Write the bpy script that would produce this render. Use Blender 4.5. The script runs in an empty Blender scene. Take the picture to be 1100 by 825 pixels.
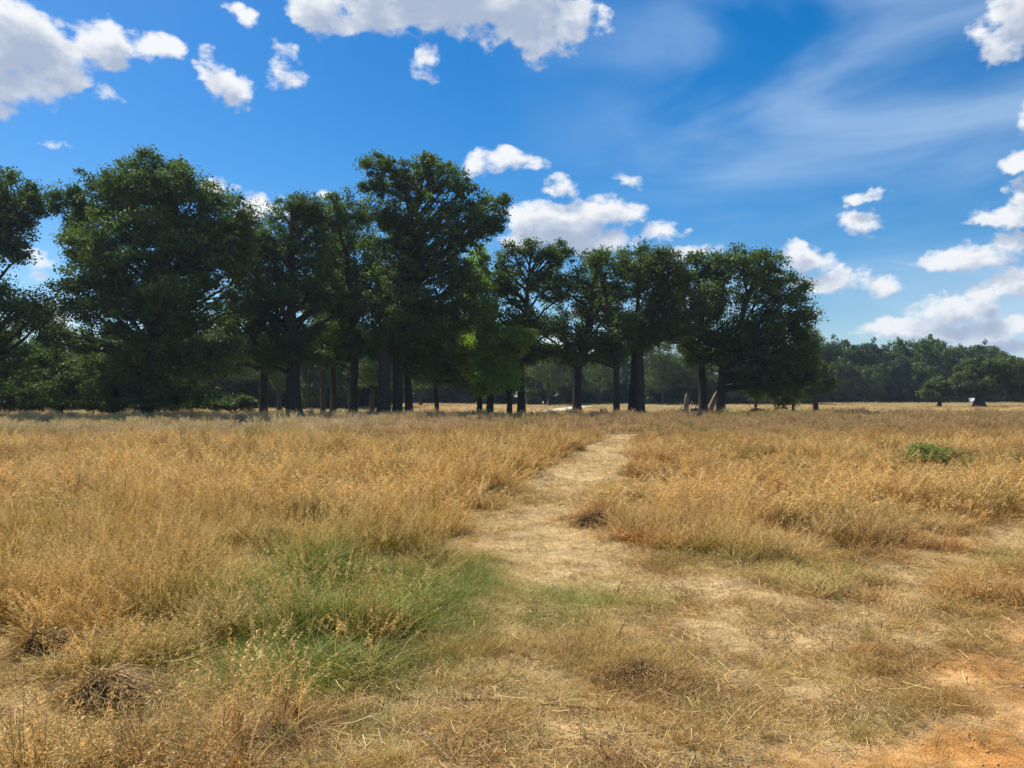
import bpy, math, random
import numpy as np
from mathutils import Vector

# ------------------------------------------------------------------ camera, world, sun, exposure
scene = bpy.context.scene
C = scene.collection
F = 831.0            # focal length in photo pixels (1100 px wide)
HZ = 431.0           # photo row of the eye-level horizon
EYE = 1.6
cd = bpy.data.cameras.new('camera'); cam = bpy.data.objects.new('camera', cd); C.objects.link(cam)
cd.sensor_width = 36.0; cd.lens = 36.0*F/1100.0; cd.shift_y = (HZ-412.5)/1100.0
cd.clip_start = 0.05; cd.clip_end = 9000
cam.location = (0, 0, EYE); cam.rotation_euler = (math.radians(90), 0, 0)
scene.camera = cam

SUN_AZ = math.radians(-46)     # from +Y towards +X
SUN_EL = math.radians(54)
scene.view_settings.view_transform = 'Standard'
scene.view_settings.look = 'None'
scene.view_settings.exposure = 0.42
scene.view_settings.gamma = 1.0
scene.view_settings.use_curve_mapping = False
try:
    scene.cycles.max_bounces = 5; scene.cycles.diffuse_bounces = 3
    scene.cycles.transmission_bounces = 4; scene.cycles.glossy_bounces = 2
    scene.cycles.caustics_reflective = False; scene.cycles.caustics_refractive = False
except Exception: pass

sd_ = bpy.data.lights.new('sun', 'SUN'); sun = bpy.data.objects.new('sun', sd_); C.objects.link(sun)
sd_.energy = 5.0; sd_.angle = math.radians(0.53); sd_.color = (1.0, 0.95, 0.87)
sv = Vector((math.sin(SUN_AZ)*math.cos(SUN_EL), math.cos(SUN_AZ)*math.cos(SUN_EL), math.sin(SUN_EL)))
sun.rotation_euler = sv.to_track_quat('Z', 'Y').to_euler(); sun.location = (-30, 30, 60)

# clouds as (photo column, row, half width, half height, weight) turned into azimuth / elevation
CLOUDS = [
 (14,38,44,36,1.2),(0,84,55,26,1.1),(58,62,44,28,1),(108,50,40,20,1),(150,52,30,15,1),(178,50,18,13,.9),(45,95,30,16,.9),
 (117,106,18,9,.8),(62,152,20,5,.55),(262,14,20,9,.7),(230,80,22,19,1),(258,100,20,16,1),(303,76,22,19,.75),
 (345,10,38,24,1),(372,28,26,16,.9),(400,6,50,26,1.1),(480,-6,80,30,1.3),(550,4,66,32,1.2),(585,38,34,28,1.1),(612,20,28,24,.9),(645,18,14,14,.7),
 (455,68,24,15,.75),(537,176,42,12,1),(520,182,26,9,.8),(600,202,22,11,.95),(675,190,13,6,.55),
 (600,242,66,20,1.2),(640,230,44,18,1.1),(558,252,36,14,1),(620,256,56,16,1.1),(704,248,30,12,.9),(735,243,10,6,.5),(742,273,34,8,.9),
 (233,198,24,10,.9),(286,218,34,15,1),(262,238,16,12,.8),(345,207,14,7,.7),(35,286,26,18,.8),(60,345,40,20,.7),(250,360,40,12,.7),
 (866,278,34,12,1),(904,298,44,14,1),(945,302,34,12,.9),(928,212,30,6,.85),(922,239,28,12,.9),(907,222,10,4,.5),
 (1078,34,46,18,1),(1100,12,34,28,1.1),(1096,177,24,11,1),(1106,122,13,20,.8),(1082,228,44,13,1.1),(1110,207,28,12,1),
 (1036,278,60,13,1.1),(1090,260,38,12,1.1),(975,349,54,10,1.1),(1022,330,54,15,1.15),(1094,303,24,15,1.1),(1062,352,74,13,1.15),(1080,374,60,9,.9),(1050,312,22,10,.8),(875,340,10,8,.6),
 (700,330,180,8,.35),(560,380,150,20,.6),
]
# clouds outside the photographed part of the sky
random.seed(5)
REAR = []
for _ in range(16):
    a = random.uniform(0.85, 5.4); e = random.uniform(0.12, 1.0)
    REAR.append((a if a < math.pi else a-2*math.pi, e, random.uniform(.08,.2), random.uniform(.04,.1), 1.1))

def azel(px, py):
    a = math.atan2(px-550, F); return a, math.atan2(HZ-py, math.hypot(F, px-550))

world = bpy.data.worlds.new('World'); scene.world = world; world.use_nodes = True
try: world.cycles.sampling_method = 'MANUAL'; world.cycles.sample_map_resolution = 512
except Exception: pass
def build_world():
    # group: cloud field at (az, el)
    g = bpy.data.node_groups.new('cloud_field', 'ShaderNodeTree')
    g.interface.new_socket('P', in_out='INPUT', socket_type='NodeSocketVector')
    g.interface.new_socket('F', in_out='OUTPUT', socket_type='NodeSocketFloat'); g.interface.new_socket('Body', in_out='OUTPUT', socket_type='NodeSocketFloat')
    N, L = g.nodes, g.links
    gi = N.new('NodeGroupInput'); go = N.new('NodeGroupOutput')
    n1 = N.new('ShaderNodeTexNoise'); n1.inputs['Scale'].default_value = 14; n1.inputs['Detail'].default_value = 5; n1.inputs['Roughness'].default_value = .6
    L.new(gi.outputs[0], n1.inputs['Vector'])
    w = N.new('ShaderNodeVectorMath'); w.operation = 'SUBTRACT'; w.inputs[1].default_value = (.5,.5,.5); L.new(n1.outputs['Color'], w.inputs[0])
    w2 = N.new('ShaderNodeVectorMath'); w2.operation = 'MULTIPLY_ADD'; w2.inputs[1].default_value = (.075,.055,0)
    L.new(w.outputs[0], w2.inputs[0]); L.new(gi.outputs[0], w2.inputs[2])
    items = []
    for (px, py, rx, ry, wt) in CLOUDS:
        a, e = azel(px, py); c2 = math.cos(a)
        items.append((a, e, 1.12*rx/F*c2*c2, 1.2*ry/F*c2, wt))
    items += REAR
    prev = None
    for (a, e, ra, re, wt) in items:
        ma = N.new('ShaderNodeVectorMath'); ma.operation = 'MULTIPLY_ADD'
        ma.inputs[1].default_value = (1/ra, 1/re, 0); ma.inputs[2].default_value = (-a/ra, -e/re, 0)
        L.new(w2.outputs[0], ma.inputs[0])
        dt = N.new('ShaderNodeVectorMath'); dt.operation = 'DOT_PRODUCT'; L.new(ma.outputs[0], dt.inputs[0]); L.new(ma.outputs[0], dt.inputs[1])
        f = N.new('ShaderNodeMath'); f.operation = 'MULTIPLY_ADD'; f.inputs[1].default_value = -wt*.62; f.inputs[2].default_value = wt
        L.new(dt.outputs['Value'], f.inputs[0])
        if prev is None: prev = f.outputs[0]
        else:
            m = N.new('ShaderNodeMath'); m.operation = 'SMOOTH_MAX'; m.inputs[2].default_value = .10
            L.new(prev, m.inputs[0]); L.new(f.outputs[0], m.inputs[1]); prev = m.outputs[0]
    cl = N.new('ShaderNodeMath'); cl.operation = 'MAXIMUM'; cl.inputs[1].default_value = -1.5; L.new(prev, cl.inputs[0])
    n2 = N.new('ShaderNodeTexNoise'); n2.inputs['Scale'].default_value = 32; n2.inputs['Scale'].default_value = 26; n2.inputs['Detail'].default_value = 7; n2.inputs['Roughness'].default_value = .58
    st = N.new('ShaderNodeVectorMath'); st.operation = 'MULTIPLY'; st.inputs[1].default_value = (1, 1.5, 1); L.new(gi.outputs[0], st.inputs[0])
    L.new(st.outputs[0], n2.inputs['Vector'])
    s = N.new('ShaderNodeMath'); s.operation = 'MULTIPLY_ADD'; s.inputs[1].default_value = 2.2; L.new(n2.outputs['Fac'], s.inputs[0]); L.new(cl.outputs[0], s.inputs[2])
    s2 = N.new('ShaderNodeMath'); s2.operation = 'SUBTRACT'; s2.inputs[1].default_value = 1.44; L.new(s.outputs[0], s2.inputs[0])
    L.new(s2.outputs[0], go.inputs[0])
    bd = N.new('ShaderNodeMath'); bd.operation = 'MULTIPLY_ADD'; bd.inputs[1].default_value = 1.5; L.new(n2.outputs['Fac'], bd.inputs[0]); L.new(cl.outputs[0], bd.inputs[2]); L.new(bd.outputs[0], go.inputs[1])

    nt = world.node_tree; N, L = nt.nodes, nt.links; N.clear()
    out = N.new('ShaderNodeOutputWorld')
    tc = N.new('ShaderNodeTexCoord'); sp = N.new('ShaderNodeSeparateXYZ'); L.new(tc.outputs['Generated'], sp.inputs[0])
    az = N.new('ShaderNodeMath'); az.operation = 'ARCTAN2'; L.new(sp.outputs['X'], az.inputs[0]); L.new(sp.outputs['Y'], az.inputs[1])
    el = N.new('ShaderNodeMath'); el.operation = 'ARCSINE'; L.new(sp.outputs['Z'], el.inputs[0])
    cb = N.new('ShaderNodeCombineXYZ'); L.new(az.outputs[0], cb.inputs[0]); L.new(el.outputs[0], cb.inputs[1])
    f1 = N.new('ShaderNodeGroup'); f1.node_tree = g; L.new(cb.outputs[0], f1.inputs[0])
    of = N.new('ShaderNodeVectorMath'); of.operation = 'ADD'; of.inputs[1].default_value = (-.008, .021, 0); L.new(cb.outputs[0], of.inputs[0])
    f2 = N.new('ShaderNodeGroup'); f2.node_tree = g; L.new(of.outputs[0], f2.inputs[0])
    al = N.new('ShaderNodeMapRange'); al.interpolation_type = 'SMOOTHSTEP'; al.inputs['From Min'].default_value = .0; al.inputs['From Max'].default_value = .56
    L.new(f1.outputs[0], al.inputs['Value'])
    # self shadowing of the cloud: thick towards the sun = grey
    sh = N.new('ShaderNodeMapRange'); sh.interpolation_type = 'SMOOTHSTEP'; sh.inputs['From Min'].default_value = .95; sh.inputs['From Max'].default_value = 1.95
    L.new(f2.outputs[1], sh.inputs['Value'])
    cc = N.new('ShaderNodeMix'); cc.data_type = 'RGBA'; cc.inputs['A'].default_value = (.95, .97, 1.0, 1); cc.inputs['B'].default_value = (.42, .50, .66, 1)
    L.new(sh.outputs[0], cc.inputs['Factor'])
    sky = N.new('ShaderNodeTexSky'); sky.sky_type = 'NISHITA'; sky.sun_disc = False
    sky.sun_elevation = SUN_EL; sky.sun_rotation = SUN_AZ; sky.altitude = 0; sky.air_density = 1.0; sky.dust_density = .4; sky.ozone_density = 3.0
    hs = N.new('ShaderNodeHueSaturation'); hs.inputs['Hue'].default_value = .502; hs.inputs['Saturation'].default_value = 1.52; hs.inputs['Value'].default_value = .78; L.new(sky.outputs[0], hs.inputs['Color'])
    bs = N.new('ShaderNodeBackground'); bs.inputs['Strength'].default_value = .115; L.new(hs.outputs[0], bs.inputs['Color'])
    bc = N.new('ShaderNodeBackground'); bc.inputs['Strength'].default_value = .73; L.new(cc.outputs['Result'], bc.inputs['Color'])
    # thin high cirrus: stretched noise, in the upper right of the view
    rt = N.new('ShaderNodeMapping'); rt.inputs['Rotation'].default_value = (0, 0, math.radians(-30)); rt.inputs['Scale'].default_value = (1.5, 5.0, 1)
    L.new(cb.outputs[0], rt.inputs[0])
    cn = N.new('ShaderNodeTexNoise'); cn.inputs['Scale'].default_value = 1.6; cn.inputs['Detail'].default_value = 5; cn.inputs['Roughness'].default_value = .5; cn.inputs['Distortion'].default_value = .5
    L.new(rt.outputs[0], cn.inputs['Vector'])
    cr = N.new('ShaderNodeMapRange'); cr.interpolation_type = 'SMOOTHSTEP'; cr.inputs['From Min'].default_value = .38; cr.inputs['From Max'].default_value = .74; cr.inputs['To Max'].default_value = .55
    L.new(cn.outputs['Fac'], cr.inputs['Value'])
    ca = N.new('ShaderNodeMapRange'); ca.interpolation_type = 'SMOOTHSTEP'; ca.inputs['From Min'].default_value = -.05; ca.inputs['From Max'].default_value = .3; ca.inputs['To Min'].default_value = 0; ca.inputs['To Max'].default_value = 1
    L.new(az.outputs[0], ca.inputs['Value'])
    cm = N.new('ShaderNodeMath'); cm.operation = 'MULTIPLY'; L.new(cr.outputs[0], cm.inputs[0]); L.new(ca.outputs[0], cm.inputs[1])
    ci = N.new('ShaderNodeBackground'); ci.inputs['Color'].default_value = (.62, .8, 1, 1); ci.inputs['Strength'].default_value = .72
    m0 = N.new('ShaderNodeMixShader'); L.new(cm.outputs[0], m0.inputs[0]); L.new(bs.outputs[0], m0.inputs[1]); L.new(ci.outputs[0], m0.inputs[2])
    mx = N.new('ShaderNodeMixShader'); L.new(al.outputs[0], mx.inputs[0]); L.new(m0.outputs[0], mx.inputs[1]); L.new(bc.outputs[0], mx.inputs[2])
    L.new(mx.outputs[0], out.inputs[0])
build_world()

# ------------------------------------------------------------------ numpy helpers
rng = np.random.default_rng(11)
_perm = np.random.default_rng(3).random((256, 256))
def vnoise(x, y, s, seed=0):
    x = np.asarray(x, float)/s + 17.3*seed + 1000; y = np.asarray(y, float)/s + 31.7*seed + 1000
    xi = np.floor(x).astype(int); yi = np.floor(y).astype(int); fx = x-xi; fy = y-yi
    fx = fx*fx*(3-2*fx); fy = fy*fy*(3-2*fy)
    g = lambda a, b: _perm[a & 255, b & 255]
    return (g(xi,yi)*(1-fx)+g(xi+1,yi)*fx)*(1-fy) + (g(xi,yi+1)*(1-fx)+g(xi+1,yi+1)*fx)*fy
def fbm(x, y, s, o=4, seed=0):
    v = 0; a = .5; t = 0
    for i in range(o):
        v = v + a*vnoise(x, y, s/2**i, seed+i*7); t += a; a *= .55
    return v/t
def sst(a, b, x):
    t = np.clip((np.asarray(x, float)-a)/(np.asarray(b)-a), 0, 1); return t*t*(3-2*t)
def lerp(a, b, t): return a+(b-a)*t

def mesh_np(name, verts, quads=None, tris=None, mats=(), attrs=None, smooth=False, mat_idx=None):
    me = bpy.data.meshes.new(name)
    verts = np.ascontiguousarray(verts, dtype=np.float32)
    me.vertices.add(len(verts)); me.vertices.foreach_set('co', verts.ravel())
    loops = []; starts = []; tot = 0
    if quads is not None and len(quads):
        q = np.asarray(quads, np.int32); loops.append(q.ravel()); starts.append(np.arange(len(q))*4); tot = len(q)*4
    if tris is not None and len(tris):
        t = np.asarray(tris, np.int32); loops.append(t.ravel()); starts.append(tot+np.arange(len(t))*3)
    if loops:
        lp = np.concatenate(loops).astype(np.int32); stt = np.concatenate(starts).astype(np.int32)
        me.loops.add(len(lp)); me.loops.foreach_set('vertex_index', lp)
        me.polygons.add(len(stt)); me.polygons.foreach_set('loop_start', stt)
        if smooth: me.polygons.foreach_set('use_smooth', np.ones(len(stt), bool))
        if mat_idx is not None: me.polygons.foreach_set('material_index', np.asarray(mat_idx, np.int32))
    for k, v in (attrs or {}).items():
        v = np.asarray(v, np.float32)
        if v.ndim == 1:
            a = me.attributes.new(k, 'FLOAT', 'POINT'); a.data.foreach_set('value', v)
        elif v.shape[1] == 3:
            a = me.attributes.new(k, 'FLOAT_VECTOR', 'POINT'); a.data.foreach_set('vector', v.ravel())
        else:
            a = me.attributes.new(k, 'FLOAT_COLOR', 'POINT'); a.data.foreach_set('color', v.ravel())
    for m in mats: me.materials.append(m)
    me.update(calc_edges=True); me.validate()
    return me
def link(name, me, parent=None):
    o = bpy.data.objects.new(name, me); C.objects.link(o)
    if parent: o.parent = parent
    return o
def tag(o, label=None, cat=None, group=None, kind=None):
    if label: o['label'] = label
    if cat: o['category'] = cat
    if group: o['group'] = group
    if kind: o['kind'] = kind
    return o
def empty(name, loc, label, cat, group=None):
    o = bpy.data.objects.new(name, None); C.objects.link(o); o.location = loc; o.empty_display_size = .3
    return tag(o, label, cat, group)

def tube(pts, rad, k=7):
    """tube along pts -> verts, quads"""
    pts = np.asarray(pts, float); rad = np.asarray(rad, float); n = len(pts)
    d = np.gradient(pts, axis=0); d /= np.linalg.norm(d, axis=1)[:, None]+1e-9
    ref = np.where(np.abs(d[:, 2:3]) > .9, np.array([[1., 0, 0]]), np.array([[0., 0, 1.]]))
    u = np.cross(d, ref); u /= np.linalg.norm(u, axis=1)[:, None]+1e-9; v = np.cross(d, u)
    # keep frames consistent
    for i in range(1, n):
        if np.dot(u[i], u[i-1]) < 0: u[i] *= -1; v[i] *= -1
    a = np.linspace(0, 2*np.pi, k, endpoint=False)
    vs = pts[:, None, :] + rad[:, None, None]*(np.cos(a)[None, :, None]*u[:, None, :] + np.sin(a)[None, :, None]*v[:, None, :])
    i = np.arange(n-1)[:, None]*k; j = np.arange(k)[None, :]; j2 = (j+1) % k
    q = np.stack([i+j, i+j2, i+k+j2, i+k+j], -1).reshape(-1, 4)
    return vs.reshape(-1, 3), q
class MB:
    def __init__(s): s.v = []; s.q = []; s.n = 0
    def add(s, v, q): s.v.append(v); s.q.append(np.asarray(q)+s.n); s.n += len(v)
    def tube(s, *a, **k): s.add(*tube(*a, **k))
    def box(s, c, h, taper=1.0):
        c = np.array(c, float); h = np.array(h, float)
        v = np.array([[x, y, z] for z in (-1, 1) for y in (-1, 1) for x in (-1, 1)], float)
        v[v[:, 2] > 0, :2] *= taper
        s.add(c+v*h, [[0,2,3,1],[4,5,7,6],[0,1,5,4],[2,6,7,3],[0,4,6,2],[1,3,7,5]])
    def build(s, name, mat, parent=None, smooth=True):
        return link(name, mesh_np(name, np.concatenate(s.v), np.concatenate(s.q), mats=[mat], smooth=smooth), parent)

# ------------------------------------------------------------------ terrain and its zones
def to_img(X, Y): return 550+F*X/np.maximum(Y, .3), HZ+F*EYE/np.maximum(Y, .3)
def gx(px, py): Y = F*EYE/(py-HZ); return (px-550)*Y/F, Y
def terr(X, Y):
    X = np.asarray(X, float); Y = np.asarray(Y, float)
    base = 1.08*sst(84, 215, Y) + .5*sst(300, 2000, Y)
    near = 1-sst(60, 110, Y)
    m = (fbm(X, Y, 2.4, 3, 4)-.5)*.13*near + (fbm(X, Y, .42, 3, 9)-.5)*.075*(1-sst(8, 16, Y))
    big = (fbm(X, Y, 22, 2, 6)-.5)*.25*sst(12, 30, Y)*near
    # worn path lies a little lower than the sward around it
    return base + m + big - .05*path_mask(X, Y)*near
def interp(py, tab):
    a = np.array(sorted(tab)); return np.interp(py, a[:, 0], a[:, 1])
LB = [(3000,-1600),(1400,-420),(1000,80),(900,240),(825,345),(780,405),(740,452),(700,480),(660,500),(620,522),(600,518),(575,512),(550,534),(520,572),(500,596),(480,634),(467,656),(462,664)]
RB = [(462,684),(467,680),(480,674),(500,664),(520,648),(540,626),(555,620),(565,632),(580,652),(595,680),(610,722),(625,780),(640,850),(655,925),(670,1005),(690,1110),(825,1900),(3000,14000)]
def side_dist(X, Y):
    """metres inside the tall sward: left part, right part"""
    px, py = to_img(X, Y)
    j = (fbm(X, Y, .9, 3, 21)-.5)*.9*np.clip(Y/9, .4, 1.2)
    dl = (interp(py, LB)-px)*Y/F + j
    dr = (px-interp(py, RB))*Y/F + j*.8
    far = (Y > F*EYE/(465.5-HZ))
    return np.where(far, 5, dl), np.where(far, 5, dr)
def seg_dist(X, Y, pts):
    d = np.full(np.shape(X), 1e9)
    for (a, b) in zip(pts[:-1], pts[1:]):
        ax, ay = a; bx, by = b; vx, vy = bx-ax, by-ay; L2 = vx*vx+vy*vy
        t = np.clip(((X-ax)*vx+(Y-ay)*vy)/L2, 0, 1)
        d = np.minimum(d, np.hypot(X-ax-t*vx, Y-ay-t*vy))
    return d
SIDE = [gx(1180,556), gx(1120,568), gx(1070,584), gx(1030,600), gx(985,622), gx(930,650)]
FORK = [gx(600,575), gx(650,598), gx(700,628), gx(770,665), gx(840,705), gx(900,750), gx(960,800), gx(1010,850)]
def path_mask(X, Y):
    X = np.asarray(X, float); Y = np.asarray(Y, float)
    dl, dr = side_dist(X, Y)
    main = (1-sst(-.55, .05, dl))*(1-sst(-.4, .1, dr))*sst(5.2, 6.8, Y)*(1-sst(37.5, 39, Y))
    fork = (1-sst(.18, .55, seg_dist(X, Y, FORK)+(fbm(X, Y, .6, 3, 31)-.5)*.3))*.75
    side = (1-sst(.1, .5, seg_dist(X, Y, SIDE)+(fbm(X, Y, .8, 3, 33)-.5)*.5))*.7
    return np.clip(np.maximum(np.maximum(main, fork), side), 0, 1)
def blob(X, Y, L):
    px, py = to_img(X, Y); m = np.zeros(np.shape(X))
    for (cx, cy, rx, ry, w) in L: m = np.maximum(m, w*np.exp(-((px-cx)/rx)**2-((py-cy)/ry)**2))
    return m
def green_mask(X, Y):
    m = blob(X, Y, [(370,645,150,44,1.0),(300,600,70,16,.6),(465,655,75,50,.95),(330,718,160,36,.95),(505,628,45,30,.9),(590,645,90,22,.7),(590,668,60,14,.6),(640,640,50,16,.55),
        (360,512,28,7,.6),(455,505,30,7,.4),(700,640,40,14,.5),(60,560,60,14,.35),(150,520,60,8,.35),(200,780,50,20,.35),(760,600,60,12,.35),
        (420,735,55,26,.7),(400,790,40,26,.35),(760,770,70,24,.25),(950,770,50,22,.35),(1080,600,30,14,.5),(880,620,60,16,.4),(100,460,90,6,.3),(900,560,70,14,.3)])
    return np.clip(m*(.45+1.1*fbm(X, Y, .5, 3, 41)), 0, 1)
def sand_mask(X, Y):
    px, py = to_img(X, Y)
    e = interp(py, [(600,1230),(640,1150),(660,1105),(700,1060),(740,1020),(780,965),(810,905),(825,865),(900,690),(3000,-500)])
    d = (px-e)*Y/F + (fbm(X, Y, .55, 5, 51)-.5)*1.3
    return sst(-.35, .45, d)*(1-sst(7.0, 8.2, Y))*sst(.2, .42, fbm(X, Y, .35, 3, 53)+.35*sst(-.2, .5, d))
TUSP = [(112,762,.30),(52,700,.26)]
def tall_h(X, Y):
    """height of the standing sward, metres"""
    dl, dr = side_dist(X, Y)
    n = fbm(X, Y, 2.2, 3, 61); n2 = fbm(X, Y, .6, 2, 63)
    hl = sst(-.05, .45, dl)*lerp(.34, .44, sst(3, 9, Y))
    hr = sst(-.05, .6, dr)*lerp(.22, .36, sst(6.2, 11, Y))
    h = np.maximum(hl, hr)
    h = h*(1-.8*(path_mask(X, Y)))*np.clip(.78+1.1*(n-.5)+1.9*(n2-.5), .18, 1.4)
    px, py = to_img(X, Y)
    hth = .17*sst(.54, .70, fbm(X, Y, .75, 3, 68))*(Y < 12)*(1-sst(.1, .5, green_mask(X, Y)))*(px > 600)
    hth = np.maximum(hth, .15*np.clip(blob(X, Y, [(690,735,75,32,1.2),(800,690,60,18,.8),(900,740,60,26,.8),(640,700,45,14,.6)]), 0, 1))*(1-path_mask(X, Y))
    h = np.maximum(h*(1-.3*green_mask(X, Y)), hth)
    h = h*lerp(1, 1.5, sst(35, 60, Y))
    for (cx, cy, w0) in TUSP: tx, ty = gx(cx, cy); h = h*(1-.93*np.exp(-((X-tx)/w0)**2-((Y-ty+.12)/(w0*1.25))**2))
    px, _ = to_img(X, Y)
    return h*(1-sand_mask(X, Y))*(1-sst(69, 73, Y+(fbm(X, Y, 5, 2, 67)-.5)*4))

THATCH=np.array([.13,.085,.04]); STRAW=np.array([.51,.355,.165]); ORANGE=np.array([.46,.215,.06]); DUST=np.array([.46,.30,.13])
FGREEN=np.array([.16,.20,.06]); FIELD=np.array([.50,.34,.15]); FIELDG=np.array([.33,.29,.12])
def ground_col(X, Y):
    n = fbm(X, Y, .9, 4, 71)[:, None]; n2 = fbm(X, Y, .25, 3, 73)[:, None]; n3 = fbm(X, Y, 14, 4, 75)[:, None]
    c = lerp(DUST, STRAW*.8, sst(.35, .7, n))
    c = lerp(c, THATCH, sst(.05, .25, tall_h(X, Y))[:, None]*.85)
    c = lerp(c, STRAW, (path_mask(X, Y)[:, None])*.9)
    c = lerp(c, FGREEN, green_mask(X, Y)[:, None]*.6)
    s = sand_mask(X, Y)[:, None]
    o_ = lerp(ORANGE, DUST*1.1, sst(.45, .8, n2)*.5); o_ = lerp(o_, THATCH*1.3, sst(.56, .74, fbm(X, Y, .22, 3, 79))[:, None]*.6)
    c = lerp(c, o_, s)
    far = sst(60, 74, Y)[:, None]
    c = lerp(c, lerp(FIELD, FIELDG, sst(.4, .65, n3)), far)
    return c*(.62+.76*n2)*(.75+.5*fbm(X, Y, .1, 2, 131)[:, None])
def rgba(c): return np.concatenate([c, np.ones((len(c), 1))], 1)

# ------------------------------------------------------------------ materials
def newmat(name):
    m = bpy.data.materials.new(name); m.use_nodes = True; n = m.node_tree.nodes; n.clear()
    return m, n, m.node_tree.links
def mat_ground():
    m, N, L = newmat('dry_ground')
    out = N.new('ShaderNodeOutputMaterial'); p = N.new('ShaderNodeBsdfPrincipled'); p.inputs['Roughness'].default_value = .95; p.inputs['Specular IOR Level'].default_value = .1
    at = N.new('ShaderNodeAttribute'); at.attribute_name = 'gcol'
    tc = N.new('ShaderNodeTexCoord')
    a = N.new('ShaderNodeTexNoise'); a.inputs['Scale'].default_value = 14; a.inputs['Detail'].default_value = 8; a.inputs['Roughness'].default_value = .7
    b = N.new('ShaderNodeTexNoise'); b.inputs['Scale'].default_value = 90; b.inputs['Detail'].default_value = 4
    for t in (a, b): L.new(tc.outputs['Object'], t.inputs['Vector'])
    mr = N.new('ShaderNodeMapRange'); mr.inputs['From Min'].default_value = .3; mr.inputs['From Max'].default_value = .7; mr.inputs['To Min'].default_value = .62; mr.inputs['To Max'].default_value = 1.35
    L.new(a.outputs['Fac'], mr.inputs['Value'])
    mr2 = N.new('ShaderNodeMapRange'); mr2.inputs['From Min'].default_value = .3; mr2.inputs['From Max'].default_value = .7; mr2.inputs['To Min'].default_value = .75; mr2.inputs['To Max'].default_value = 1.25
    L.new(b.outputs['Fac'], mr2.inputs['Value'])
    mm = N.new('ShaderNodeMath'); mm.operation = 'MULTIPLY'; L.new(mr.outputs[0], mm.inputs[0]); L.new(mr2.outputs[0], mm.inputs[1])
    vm = N.new('ShaderNodeVectorMath'); vm.operation = 'SCALE'; L.new(at.outputs['Color'], vm.inputs[0]); L.new(mm.outputs[0], vm.inputs['Scale'])
    L.new(vm.outputs[0], p.inputs['Base Color'])
    ad = N.new('ShaderNodeMath'); ad.operation = 'ADD'; L.new(a.outputs['Fac'], ad.inputs[0]); L.new(b.outputs['Fac'], ad.inputs[1])
    bp = N.new('ShaderNodeBump'); bp.inputs['Strength'].default_value = .6; bp.inputs['Distance'].default_value = .035; L.new(ad.outputs[0], bp.inputs['Height']); L.new(bp.outputs[0], p.inputs['Normal'])
    L.new(p.outputs[0], out.inputs[0]); return m
M_GROUND = mat_ground()

def mat_blade(name, transl=.35):
    """thin plant matter; colour = instance tint x per blade variation"""
    m, N, L = newmat(name)
    out = N.new('ShaderNodeOutputMaterial')
    ti = N.new('ShaderNodeAttribute'); ti.attribute_type = 'INSTANCER'; ti.attribute_name = 'tint'
    bv = N.new('ShaderNodeAttribute'); bv.attribute_name = 'bv'
    se = N.new('ShaderNodeAttribute'); se.attribute_name = 'seed'
    mr = N.new('ShaderNodeMapRange'); mr.inputs['To Min'].default_value = .38; mr.inputs['To Max'].default_value = 1.45; L.new(bv.outputs['Fac'], mr.inputs['Value'])
    sc = N.new('ShaderNodeVectorMath'); sc.operation = 'SCALE'; L.new(ti.outputs['Color'], sc.inputs[0]); L.new(mr.outputs[0], sc.inputs['Scale'])
    # some blades bleached
    st = N.new('ShaderNodeMapRange'); st.inputs['From Min'].default_value = .8; st.inputs['From Max'].default_value = .95; st.inputs['To Max'].default_value = .6; L.new(bv.outputs['Fac'], st.inputs['Value'])
    mx = N.new('ShaderNodeMix'); mx.data_type = 'RGBA'; mx.inputs['B'].default_value = (.82, .58, .22, 1); L.new(st.outputs[0], mx.inputs['Factor']); L.new(sc.outputs[0], mx.inputs['A'])
    mx2 = N.new('ShaderNodeMix'); mx2.data_type = 'RGBA'; mx2.inputs['B'].default_value = (.82, .56, .22, 1); L.new(mx.outputs['Result'], mx2.inputs['A'])
    sm = N.new('ShaderNodeMath'); sm.operation = 'MULTIPLY'; sm.inputs[1].default_value = .5; L.new(se.outputs['Fac'], sm.inputs[0]); L.new(sm.outputs[0], mx2.inputs['Factor'])
    d = N.new('ShaderNodeBsdfDiffuse'); t = N.new('ShaderNodeBsdfTranslucent'); g = N.new('ShaderNodeBsdfGlossy'); g.inputs['Roughness'].default_value = .45; g.inputs['Color'].default_value = (.8, .8, .8, 1)
    L.new(mx2.outputs['Result'], d.inputs[0]); L.new(mx2.outputs['Result'], t.inputs[0])
    a = N.new('ShaderNodeMixShader'); a.inputs[0].default_value = transl; L.new(d.outputs[0], a.inputs[1]); L.new(t.outputs[0], a.inputs[2])
    b = N.new('ShaderNodeMixShader'); b.inputs[0].default_value = .012; L.new(a.outputs[0], b.inputs[1]); L.new(g.outputs[0], b.inputs[2])
    L.new(b.outputs[0], out.inputs[0]); return m
M_BLADE = mat_blade('grass_blade', .30)

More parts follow.
